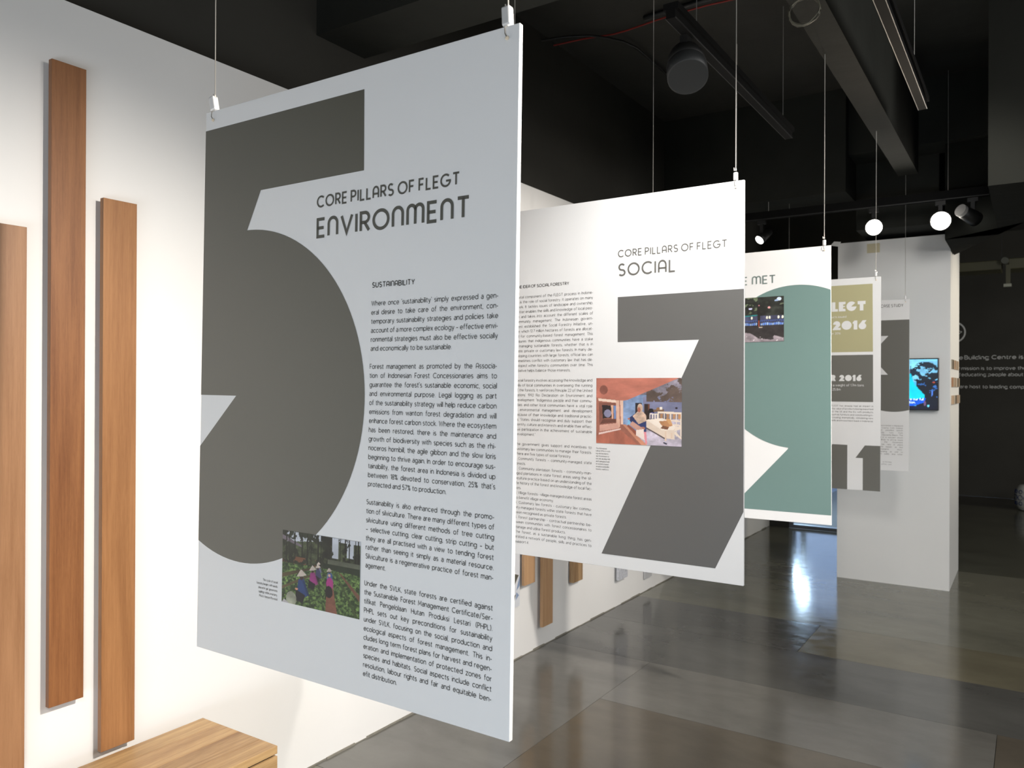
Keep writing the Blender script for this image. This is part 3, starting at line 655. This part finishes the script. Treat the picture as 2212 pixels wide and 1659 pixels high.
# ---- panel 3: green 9
p3 = panel(2, 'third hanging panel, white with a huge sage green numeral and a photo of a tree')
g9 = arc(275, 82, 358, 358, 66.2, 264.5, 3)
shape(p3, 'printed_numeral', [[(HWmm, -557), (HWmm, 409.5)] + g9[1:] + [(241, -279.3), (47, -490.5), (-14, -557)]], M_green, label='huge sage green numeral bled off the right edge')
M_gg = mat('green_grey_ink', (.16, .21, .20), .5)
fit_title(p3, 'title_text', 'HOW CRITERIA ARE', -.3800, .0620, .4558, .0333, .155, M_gg, Z2, sb=.30)
fit_title(p3, 'title_text', 'MET', .0870, .1873, .4558, .0333, .155, M_gg, Z2, sb=.30)
def schoolyard():
    P = Pic(150, 110, (44, 42, 44)); X, Y = P.X, P.Y
    P.fill(Y < .50, (40, 42, 38), .8, 81, (3, 3)); n = noise2(P.h, P.w, 6, 82, (3, 3))
    P.fill((Y < .42) & (n > .70), (104, 112, 92), .5, 83, (3, 3)); P.fill((Y < .40) & (X > .42) & (X < .62) & (n > .60), (110, 124, 96), .5, 84, (3, 3))
    P.ell(.93, .06, .035, .04, (200, 214, 236)); P.ell(.89, .09, .03, .02, (150, 172, 206)); P.ell(.78, .24, .02, .025, (214, 158, 158)); P.ell(.50, .25, .03, .02, (190, 190, 220)); P.ell(.63, .20, .012, .03, (180, 120, 130))
    P.fill((Y > .42) & (Y < .64), (66, 68, 92), .5, 85, (3, 1)); P.poly([(.4, .40), (.62, .39), (.62, .41), (.4, .43)], (40, 120, 122))
    for x in (.52, .75, .79, .92, .98): P.ell(x, .46, .014, .035, (226, 224, 206))
    for x in np.arange(.0, 1, .028):
        P.ell(x, .605 + .01 * math.sin(x * 40), .011, .035, (112 + 30 * math.sin(x * 77), 146 + 24 * math.sin(x * 77), 206), .2, 86); P.ell(x, .55, .006, .014, (34, 28, 30)); P.ell(x + .014, .53, .010, .02, (64, 84, 140))
    P.fill(Y > .63, (46, 42, 42), .5, 87, (3, 3)); P.poly([(0, .70), (.5, .80), (.62, .92), (.8, .95), (.86, .86), (1, .92), (1, 1), (0, 1)], (142, 132, 138), .35, 88, (3, 3)); P.ell(.80, .925, .05, .03, (52, 48, 50))
    P.poly([(.60, .2), (.65, .2), (.65, .64), (.61, .64)], (34, 30, 28), .3, 89); P.poly([(.622, .52), (.635, .52), (.635, .66), (.622, .66)], (160, 78, 56)); P.ell(.655, .675, .03, .012, (190, 176, 160))
    rs = np.random.RandomState(3)
    for _ in range(18): P.ell(rs.rand(), .85 + .14 * rs.rand(), .008, .008, (214, 206, 210))
    return P
schoolyard().build('photo_print', p3, -.070, .2250, .1945, .3955, Z3, 1.15)
hardware(p3, 2)

# ---- panel 4: 11
def fat(ink_polys, ch, x, y, c, ws=1.0):
    """heavy slab letters made of filled shapes; returns advance"""
    D = lambda cx_, cy_, r, a0=0, a1=360: arc(cx_, cy_, r, r, a0, a1, 15)
    sh = {
     'F': (.62, [[(0, 0), (.36, 0), (.36, .42), (.56, .42), (.56, .56), (.36, .56), (.36, .72), (.62, .72), (.62, 1), (0, 1)]]),
     'L': (.62, [[(0, 0), (.62, 0), (.62, .26), (.36, .26), (.36, 1), (0, 1)]]),
     'E': (.68, [[(0, 0), (.68, 0), (.68, .20), (.60, .27), (.44, .27), (.44, .44), (.62, .44), (.62, .56), (.44, .56), (.44, .73), (.60, .73), (.68, .80), (.68, 1), (0, 1)]]),
     'G': (1.02, [[(.5, .5)] + D(.5, .5, .5, 42, 350) + [(1.0, .46), (.5, .46)]]),
     'T': (.78, [[(0, .66), (.21, .66), (.21, 0), (.57, 0), (.57, .66), (.78, .66), (.78, 1), (0, 1)]]),
     '2': (.80, [[(0, 0), (.80, 0), (.80, .24), (.52, .24), (.76, .50)] + D(.40, .64, .36, 0, 180) + [(.22, .60), (.36, .60), (.0, .10)]]),
     '0': (1.0, [D(.5, .5, .5)[:-1]]),
     '1': (.46, [[(.10, 0), (.46, 0), (.46, 1), (.16, 1), (0, .78), (0, .66), (.10, .66)]]),
     '6': (.80, [D(.40, .37, .37)[:-1], [(.04, .46), (.42, 1.0), (.80, 1.0), (.60, .66), (.40, .50)]]),
     'R': (.80, [[(0, 0), (.36, 0), (.36, .30), (.44, 0), (.82, 0), (.66, .40)] + D(.46, .69, .31, -50, 90) + [(0, 1)]]),
     'I': (.36, [[(0, 0), (.36, 0), (.36, 1), (0, 1)]]), 'O': (1.0, [D(.5, .5, .5)[:-1]]),
     'C': (.92, [[(.5, .5)] + D(.5, .5, .5, 40, 320)]), 'B': (.80, [[(0, 0), (.46, 0)] + D(.46, .29, .29, -90, 70) + D(.44, .73, .27, -30, 90) + [(0, 1)]]),
    }[ch]
    for q in sh[1]: ink_polys.append([(x + a * c * ws, y + b * c) for a, b in q])
    return (sh[0] + .09) * c * ws
def fat_line(p, t, x0, x1, y, c):
    P = []
    def run(ws, out):
        x = 0
        for ch in t: x += .42 * c * ws if ch == ' ' else fat(out, ch, x0 + x, y, c, ws)
        return x
    w1 = run(1.0, []) - .09 * c; run((x1 - x0) / w1, P)
    bm = bmesh.new()
    for i, q in enumerate(P): poly_print(bm, [(a / 1000, b / 1000) for a, b in q], Z3 + .0002 * (i % 2))
    o = link('display_text', bm, M_paper, p); o['kind'] = 'stuff'; return o
p4 = panel(3, 'fourth hanging panel, with khaki and grey blocks and the number 11 at its foot')
shape(p4, 'colour_block', [[(-380, 562), (377.5, 562), (380.5, 181), (-380, 181)]], M_olive, label='khaki colour block')
shape(p4, 'colour_block', [[(-380, 164), (381, 164), (382.3, -101.5), (-380, -101.5)]], M_ink11, label='warm grey colour block')
fat_line(p4, 'F', 122, 157, 414, 54); fat_line(p4, 'LEGT', 162, 341.6, 414, 54); fat_line(p4, 'OCT', 20, 146, 308, 51); fat_line(p4, '2016', 167, 347, 308, 51); fat_line(p4, 'OCTOBER', -40, 184, 16, 35); fat_line(p4, '2016', 202.5, 322.4, 16, 35)
paragraph(p4, 'caption_text', ['first licensed products issued|'], -.10, .2397, .3777, .02, .0115, .13, M_paper, Z3, justify=False, align='R', step=45, xs=.95)
paragraph(p4, 'caption_text', ['15 November 2016|'], -.10, .2090, .2838, .02, .0115, .13, M_paper, Z3, justify=False, align='R', step=45, xs=.95)
paragraph(p4, 'caption_text', ['shipments issued had a weight of 1.7m tons|'], -.30, .3334, -.0136, .02, .0125, .13, M_paper, Z3, justify=False, align='R', step=45, xs=.95)
paragraph(p4, 'caption_text', ['and a value of 25.8m|'], -.30, .2102, -.0377, .02, .0125, .13, M_paper, Z3, justify=False, align='R', step=45, xs=.95)
paragraph(p4, 'body_text', ["FLEGT has already had an impact in", "the value of products being exported", "to the UK and the EU, with products", "such as furniture and woodworking in-", "creasing dramatically, stimulating new", "skills and investment back in Indonesia."], .1630, .3825, -.1290, .0169, .0088, .10, M_text2, Z2, step=45)
shape(p4, 'printed_numeral', [[(167.5, -346), (248, -346.8), (248, -HHmm), (157, -HHmm), (157, -418), (118, -418)], [(340.6, -346), (HWmm, -345.5), (HWmm, -HHmm), (330, -HHmm), (330, -418), (291.6, -418)]], M_ink11, label='large warm grey number 11 bled off the bottom edge')
hardware(p4, 3)

# ---- panel 5: 3 / CASE STUDY
p5 = panel(4, 'farthest hanging panel in front of the column, with a dark grey numeral and CASE STUDY')
g3 = arc(318, 178, 364, 364, -73.7, -150, 3)
shape(p5, 'printed_numeral', [[(60, 458.5), (HWmm, 458.2), (HWmm, -158)] + g3 + [(60, -10), (60, 74.4), (285.3, 74.4), (244.8, 122), (180, 197), (180, 224), (244.2, 298.5), (287.3, 347.8), (60, 347.6)]], M_ink11, label='large dark grey numeral bled off the right edge')
fit_title(p5, 'title_text', 'CASE STUDY', .2390, .3803, .5495, .0185, .15, M_text2, Z2, sb=.33)
paragraph(p5, 'body_text', ["woods is used where timber is displayed", "at the coast in County Cork, Ireland.", "on the beach panelled bench", "is wood-friendly, runs from", "to the strand at Claycastle Beach. The", "timber is based in a western storm", "zone and it is likely to prove more", "waves and the movement", "of sand will be rare in place", "down onto the beach, as but", "and photographic show-", "ings were standing, as well to", "be in the salt water and other"], .1400, .3810, -.2870, .01665, .0088, .10, M_text2, Z2, step=45)
paragraph(p5, 'caption_text', ["in the bay", "Photo: office, cork|"], .180, .311, -.5430, .0165, .008, .10, M_text2, Z2, justify=False, align='R', step=60)
hardware(p5, 4)

# ------------------------------------------------------------------ timber planks on the wall
FX = .040
def plank(y0, y1, z0, z1, m, label, th=.018, edge=None):
    t = empty('timber_plank', (FX - th, y0, z0)); tag(t, label, 'plank', 'timber planks hung on the white wall')
    bm = bmesh.new(); add_box(bm, 0, th, 0, y1 - y0, 0, z1 - z0, .0008); link('plank', bm, m, t)
    for zz in (.12, z1 - z0 - .15):
        box('wall_spacer', -(FX - th) + .0005, 0, (y1 - y0) * .35, (y1 - y0) * .65, zz, zz + .05, M_wall, t)
    return t
W_A = wood('wood_pale_red', (.22, .105, .048), (.37, .195, .098), seed=1.3, scale=.9)
W_B = wood('wood_dark_red', (.150, .055, .020), (.33, .145, .056), seed=4.1, scale=1.1, contrast=.9)
W_C = wood('wood_orange', (.235, .103, .040), (.40, .195, .080), seed=7.7, scale=.8)
W_D = wood('wood_far', (.42, .24, .125), (.60, .38, .21), seed=9.9, scale=.9)
W_E = wood('wood_far_striped', (.20, .12, .06), (.46, .30, .16), seed=12.9, scale=.7, contrast=1.6)
plank(.975, 1.098, .435, 1.929, W_A, 'pale reddish plank at the left edge of the photo, cut off by the frame')
plank(1.162, 1.260, .582, 2.417, W_B, 'dark red brown plank, the tallest one on the wall at left')
plank(1.313, 1.419, .399, 2.054, W_C, 'orange brown plank between the tallest plank and the nearest hanging panel')
plank(3.672, 3.783, .402, 1.95, W_D, 'light brown plank low behind the second panel, left of the longest low one')
plank(3.866, 3.980, .126, 1.80, W_D, 'light brown plank reaching lowest, seen below the second panel')
plank(4.228, 4.345, .303, 1.90, W_E, 'striped brown plank with a short end showing below the second panel', th=.03)
# grey sample, grey strip painted as a shadow, and the patterned leaflet board
t = empty('sample_and_shade_board', (.02, 4.86, .19)); tag(t, 'speckled grey sample board hung low on the white wall below the second panel', 'sample board')
box('board', 0, .018, 0, .14, 0, 1.3, mat('speckled_grey', (.50, .51, .55), .7, var=.5, vscale=90), t)
t = empty('sample_and_shade_board', (.006, 5.343, .10)); tag(t, 'plain light grey strip standing in for a shadow on the wall, right of the speckled one', 'sample board')  # grey strip put where a shadow falls on the wall
box('board', 0, .012, 0, .118, 0, 1.2, mat('shade_strip_grey', (.50, .50, .51), .7), t)
t = empty('pattern_board', (.004, 3.40, .29)); tag(t, 'white board with dark and blue triangles glimpsed beside the nearest panel edge', 'sign')
box('board', 0, .004, 0, .275, 0, 1.1, mat('pattern_board_white', (.70, .72, .76), .6), t)
for nm, tri, m in (('dark_triangle', [(.20, .10), (.262, .17), (.20, .19)], M_ink5), ('dark_triangle', [(.20, -.0), (.235, .07), (.20, .06)], M_ink5), ('blue_triangle', [(.24, .09), (.272, .11), (.272, .165)], mat('blue_ink', (.25, .33, .50), .5)), ('blue_triangle', [(.235, .04), (.265, .06), (.24, .08)], MATS.get('blue_ink') or mat('blue_ink', (.25, .33, .50), .5))):
    bm = bmesh.new(); a = [bm.verts.new((.0042, y, z)) for y, z in tri]; b2 = [bm.verts.new((.0052, y, z)) for y, z in tri]
    bm.faces.new(a); bm.faces.new(list(reversed(b2)))
    for i in range(3): bm.faces.new((a[i], a[(i + 1) % 3], b2[(i + 1) % 3], b2[i]))
    bmesh.ops.recalc_face_normals(bm, faces=bm.faces); link(nm, bm, m, t)

# ------------------------------------------------------------------ bench
W_T = [wood('wood_bench_%d' % i, d, l, axis='Y', seed=i * 5.3, scale=.55, contrast=1.3) for i, (d, l) in enumerate([((.26, .145, .060), (.55, .36, .175)), ((.29, .155, .065), (.58, .38, .185)), ((.25, .135, .056), (.56, .365, .18)), ((.30, .17, .07), (.53, .345, .165))])]
bench = empty('timber_bench', (.076, .20, 0)); tag(bench, 'low oak coloured timber bench standing under the planks at lower left', 'bench')
BL = 1.435; BWd = .365
xs_ = [0, .085, .185, .285, BWd]
for i in range(4): box('top_board', xs_[i] + .0002, xs_[i + 1] - .0002, 0, BL, .376, .400, W_T[i], bench, .0012)
box('shadow_gap', .012, BWd - .010, .012, BL - .010, .369, .3759, mat('dark_gap', (.03, .018, .01), .8), bench)
box('front_board', BWd - .024, BWd, 0, BL, .262, .369, W_T[0], bench, .0012); box('front_board', BWd - .024, BWd, 0, BL, .15, .257, W_T[2], bench, .0012)
box('back_board', 0, .024, 0, BL, .15, .369, W_T[1], bench, .0012); box('end_board', .0245, BWd - .0245, BL - .024, BL, .15, .3685, W_T[3], bench, .0012); box('end_board', .0245, BWd - .0245, 0, .024, .15, .3685, W_T[3], bench, .0012)
for x in (.0, BWd - .06):
    for y in (0, BL - .06): box('leg', x, x + .06, y, y + .06, 0, .1495, W_T[1], bench, .002)

# ------------------------------------------------------------------ tracks, spot lamps, cables
M_track = mat('matt_black_track', (.008, .008, .008), .85, .15)
def track(x0, x1, y0, y1, z, label, hang=()):
    t = empty('lighting_track', ((x0 + x1) / 2, (y0 + y1) / 2, z)); tag(t, label, 'lighting track')
    hx, hy = (x1 - x0) / 2, (y1 - y0) / 2
    along_y = hy > hx
    if along_y:
        box('rail', -.018, .018, -hy, hy, 0, .035, M_track, t); box('rail_lip', -.021, -.018, -hy, hy, .0, .004, mat('grey_lip', (.05, .05, .05), .4, metal=.3), t); box('rail_lip', .018, .021, -hy, hy, .0, .004, MATS['grey_lip'], t)
        box('trunking', -.03, .03, -hy, hy, .035, .06, M_track, t)
    else:
        box('rail', -hx, hx, -.018, .018, 0, .06, M_track, t); box('rail_lip', -hx, hx, -.021, -.018, .0, .006, mat('grey_lip', (.05, .05, .05), .4, metal=.3), t)
    for h in hang:
        bm = bmesh.new(); q = (0, h, .035) if along_y else (h, 0, .06)
        add_tube(bm, [q, (q[0], q[1], CZ - z)], .0016, 6); link('hanger_wire', bm, M_wire, t)
    return t
track(1.185, 1.215, 2.86, 4.62, 2.90, 'black lighting track hanging above the second panel, carrying the dark floodlight', (-.6, .75))
track(1.875, 1.905, .8, 4.49, 2.90, 'black lighting track at upper right, parallel to the concrete beam', (-1.2, 1.5))
track(.10, 2.12, 5.98, 6.0, 2.74, 'black track across the hall behind the panels, carrying three spotlights', (-.40, .775))
M_lens = mat('lamp_lens', (1, 1, 1), emit=(1.0, .93, .82), est=60)
M_lensd = mat('lamp_lens_dim', (1, 1, 1), emit=(1.0, .98, .92), est=7)
def spotlamp(x, y, z, aim, label, lens, r=.034, length=.13, power=0, col=NEUT, ang=60):
    t = empty('spotlight', (x, y, z)); tag(t, label, 'spotlight')
    d = (Vector(aim) - Vector((x, y, z))).normalized(); q = d.to_track_quat('Z', 'Y').to_matrix().to_4x4()
    bm = bmesh.new(); add_lathe(bm, [(r * .55, -length * .75), (r * .9, -length * .7), (r, -length * .2), (r * 1.06, 0), (r * 1.06, length * .25), (r * .98, length * .25), (r * .95, length * .20)], 24, q); link('housing', bm, M_black, t, True)
    bm = bmesh.new(); add_lathe(bm, [(r * .93, length * .205), (r * .93, length * .215)], 24, q); link('lens', bm, lens, t)
    bm = bmesh.new(); add_box(bm, -.012, .012, -.012, .012, 0, .115); add_box(bm, -.03, .03, -.015, .015, .10, .128); link('bracket', bm, M_black, t)
    if power:
        spot('track_lamp_light', Vector((x, y, z)) + d * (length * .3), aim, power, col, ang, .6, .02)
    return t
spotlamp(1.439, 5.95, 2.60, (2.4, .5, 1.1), 'spotlight on the far track, left of the brightest, aimed at the camera side', M_lens, r=.055, power=45, col=WARM)  # this lens and the next enlarged to carry the lamps' glare
spotlamp(1.845, 5.95, 2.60, (2.6, .5, 1.1), 'brightest spotlight on the far track above the white column', M_lens, r=.062, power=55, col=WARM)
spotlamp(.672, 5.95, 2.60, (-.10, 4.6, 1.35), 'dim spotlight on the far track turned towards the white wall', M_lensd, r=.036, power=40, col=NEUT)
t = spotlamp(2.03, 5.95, 2.60, (3.2, 7.6, 1.9), 'spotlight at the right end of the far track, seen from behind', M_lensd, r=.045)
bm = bmesh.new(); d = (Vector((2.03, 5.95, 2.60)) - Vector((3.2, 7.6, 1.9))).normalized(); q = d.to_track_quat('Z', 'Y').to_matrix().to_4x4()
for k in range(5): add_lathe(bm, [(.040, .075 + k * .010), (.040, .079 + k * .010)], 20, q)
link('heat_sink', bm, mat('dull_aluminium', (.45, .45, .45), .4, metal=.5), t)
# dark dome floodlight on the first track
t = empty('floodlight', (1.19, 3.05, 2.80)); tag(t, 'dark floodlight with a rounded rear housing hanging from the ceiling track at top centre', 'floodlight')
q = Matrix.Rotation(R(28), 4, 'Z') @ Matrix.Rotation(R(145), 4, 'X')
bm = bmesh.new(); add_lathe(bm, [(.0, -.085), (.035, -.078), (.062, -.05), (.075, -.01), (.078, .03)], 24, q); link('rear_housing', bm, mat('floodlight_black', (.008, .008, .008), .6), t, True)
bm = bmesh.new(); add_lathe(bm, [(.078, .031), (.080, .035), (.080, .10), (.074, .10)], 24, q); link('shade', bm, mat('floodlight_shade', (.030, .032, .033), .5), t, True)
box('yoke', -.015, .015, -.03, .03, .06, .10, M_black, t)
# red and black cables under the ceiling
def cable(name, pts, r, m, label):
    pts = [(CAMPOS.x + (x - CAMPOS.x) * 1.0505, y * 1.0505, 3.58 + dz) for x, y, dz in pts]
    bm = bmesh.new(); add_tube(bm, pts, r, 6); o = link(name, bm, m, None, True); tag(o, label, 'cable')
cable('red_cable', [(.0, 4.0, 0), (.204, 4.017, 0), (.375, 4.055, 0), (.466, 4.051, 0), (.653, 4.024, 0), (.774, 4.012, 0), (.942, 4.01, 0), (1.06, 4.02, 0), (1.5, 4.04, 0)], .0045, mat('red_cable', (.30, .018, .012), .5), 'thin red cable clipped across the dark ceiling')
cable('black_cable', [(.0, 3.86, -.02), (.173, 3.911, -.02), (.277, 3.964, -.02), (.351, 4.046, -.02), (.399, 4.127, -.02), (.419, 4.272, -.01), (.411, 4.527, 0), (.407, 4.757, 0), (.42, 4.95, 0)], .007, M_black, 'black cable curving away over the dark ceiling')
cable('cable_bundle', [(.60, 3.97, 0), (.774, 3.96, 0), (.942, 3.95, 0), (1.06, 3.96, 0), (1.5, 3.98, 0)], .016, M_black, 'thick black cable bundle beside the red cable at top')
# coiled flex hanging at the concrete beam
bm = bmesh.new(); pts = []
for k in range(60):
    a = k * .42; pts.append((.055 * math.cos(a), .01 * math.sin(a * .3), .05 * math.sin(a) + .004 * math.cos(k)))
add_tube(bm, pts, .0028, 5)
o = link('cable_coil', bm, mat('grey_flex', (.10, .095, .07), .5), None, True, (1.655, 3.02, 2.875)); tag(o, 'small coil of flex hanging under the concrete beam at top right', 'cable')

# ------------------------------------------------------------------ screen on the column
tv = empty('wall_screen', (1.482, 6.64, 1.518)); tag(tv, 'wall mounted flat screen showing turquoise and dark foliage on the column', 'screen')
box('casing', -.30, .30, -.055, -.012, -.193, .193, mat('screen_black', (.012, .012, .014), .3), tv, .003)
box('wall_mount', -.10, .10, -.012, -.0005, -.08, .08, M_black, tv)
def film():
    P = Pic(130, 84, (70, 180, 226)); X, Y = P.X, P.Y
    P.fill(Y < .45, (120, 196, 236), .3, 91, (2, 2))
    P.poly([(.55, .0), (.66, .0), (.70, .45), (.66, .50)], (200, 180, 226)); P.poly([(.70, .1), (.72, .4), (.74, .55), (.68, .3)], (30, 40, 60))
    n = noise2(P.h, P.w, 5, 93, (3, 3))
    P.fill((((X - .86) / .16) ** 2 + ((Y - .27) / .22) ** 2 < 1) & (n > .40), (16, 30, 44), .5, 94)
    P.fill((X > .76) & (Y > .42) & (n > .36), (14, 20, 36), .6, 95); P.fill((X > .72) & (Y > .42) & (n < .36), (50, 110, 190), .4, 96)
    P.poly([(.5, .3), (.70, .28), (.74, .5), (.86, .72), (.86, .82), (.5, .9)], (0, 200, 226), .25, 92)
    P.poly([(.5, .80), (.87, .78), (.86, .86), (.72, .94), (.5, .95)], (10, 90, 226), .3, 97); P.fill(Y > .93, (14, 16, 40), .4, 98)
    P.ell(.90, .93, .012, .025, (110, 220, 255)); P.ell(.96, .46, .015, .015, (170, 70, 50)); P.ell(.86, .88, .012, .05, (110, 80, 120)); P.ell(.94, .68, .008, .06, (80, 130, 230))
    return P
scr = empty('display', (0, -.0555, 0)); scr.parent = tv; scr.rotation_euler = (R(90), 0, 0)
film().build('picture', scr, -.292, .292, -.185, .185, .0006, 1.0, emit=1.15)
ink = Ink(); set_line(ink, 'explore our full', .045, -.118, .016, 1.0, .010, .16, .0012, step=45); set_line(ink, 'collection.', .045, -.142, .016, 1.0, .010, .16, .0012, step=45)
ink.build('subtitle', mat('subtitle_glow', (.8, .9, .95), emit=(.75, .95, 1), est=.9), scr)

# ------------------------------------------------------------------ wood samples on the side of the column
cols = [(.30, .26, .20), (.12, .075, .045), (.62, .50, .36), (.42, .22, .11), (.66, .55, .42), (.36, .28, .20), (.55, .38, .24), (.72, .62, .50)]
WS = [wood('sample_wood_%d' % i, tuple(q * .8 for q in c), c, seed=i * 2.2) for i, c in enumerate(cols)]
for r_, (za, zb, nm) in enumerate(((1.635, 1.705, 'upper'), (1.50, 1.57, 'middle'), (1.37, 1.435, 'lower'))):
    for k in range(8):
        y = 6.75 + k * .083
        o = box('wood_sample', 1.8515, 1.8515 + .006 + .004 * ((k * 3 + r_) % 3), y, y + .062, za, zb, WS[(k + r_ * 3) % 8], None, .001)
        tag(o, 'small wood sample strip in the %s row on the side of the column' % nm, 'wood sample', 'wood samples, %s row on the column side' % nm)

# ------------------------------------------------------------------ lettering on the dark back wall
let = empty('wall_lettering', (2.2, 12.599, 1.8)); let.rotation_euler = (R(90), 0, 0); tag(let, 'pale grey lettering and round emblem on the dark back wall at right', 'lettering')
def wl(first, t, xa, xb, z, cap, wt, sb=.24):
    tot = text_width(t, False, sb) + t.count(' ') * .42; xs = (xb - xa) / (tot * cap)
    ink = Ink(); set_line(ink, t, xa - 2.2, z - 1.8, cap, xs, (.42 + sb) * cap * xs, wt, .001, step=20, sb=sb)
    w1 = (text_width(first, False, sb) + first.count(' ') * .42 + .42) * cap * xs
    set_line(ink, first, xa - w1 - 2.2, z - 1.8, cap, xs, (.42 + sb) * cap * xs, wt, .001, step=20, sb=sb)
    ink.build('letter_line', M_wtext, let)
wl('The', 'Building Centre is', 1.572, 2.249, 1.881, .049, .19)
wl('Our', 'mission is to improve the', 1.534, 2.285, 1.736, .041, .17)
wl('and', 'educating people about', 1.534, 2.250, 1.650, .041, .17)
wl('We', 'are host to leading comp', 1.518, 2.262, 1.484, .041, .17)
ink = Ink(); c0 = arc(1.437 - 2.2, 2.257 - 1.8, .138, .138, 0, 360, 6); ink.ribbon(c0, .010, .001)
ink.ribbon([(1.33 - 2.2, 2.21 - 1.8), (1.478 - 2.2, 2.285 - 1.8), (1.535 - 2.2, 2.262 - 1.8), (1.36 - 2.2, 2.12 - 1.8)], .0035, .001)
ink.ribbon([(1.478 - 2.2, 2.285 - 1.8), (1.36 - 2.2, 2.205 - 1.8)], .0035, .001)
ink.build('emblem', M_wtext, let)

# ------------------------------------------------------------------ ceramic stool at the far right
st = empty('garden_stool', (2.335, 11.55, 0)); tag(st, 'white ceramic drum stool with dark blue pattern on the floor at the far right edge', 'stool')
bm = bmesh.new(); add_lathe(bm, [(.10, .002), (.125, .01), (.145, .06), (.160, .13), (.162, .17), (.150, .24), (.125, .295), (.105, .31), (.0, .312)], 40); link('body', bm, mat('white_ceramic', (.55, .55, .50), .25), st, True)
bm = bmesh.new()
for k in range(14):
    a = k * 2 * math.pi / 14
    for z, rr in ((.09, .022), (.16, .03), (.23, .022)):
        pts = []
        for j in range(9):
            b = j * math.pi / 4; ra = .150 + .012 * (1 - abs(z + rr * math.sin(b) - .16) / .1)
            aa = a + rr * math.cos(b) / .16; pts.append((ra * math.cos(aa) * 1.008, ra * math.sin(aa) * 1.008, z + rr * math.sin(b)))
        add_tube(bm, pts, .0045, 5, False)
link('blue_pattern', bm, mat('cobalt_glaze', (.02, .035, .12), .3), st)
bm = bmesh.new(); add_lathe(bm, [(.02, -.004), (.028, .0), (.028, .006), (.02, .008)], 16, Matrix.Translation((-.155, -.06, .17)) @ Matrix.Rotation(R(-90), 4, 'Y')); link('side_hole', bm, M_black, st)
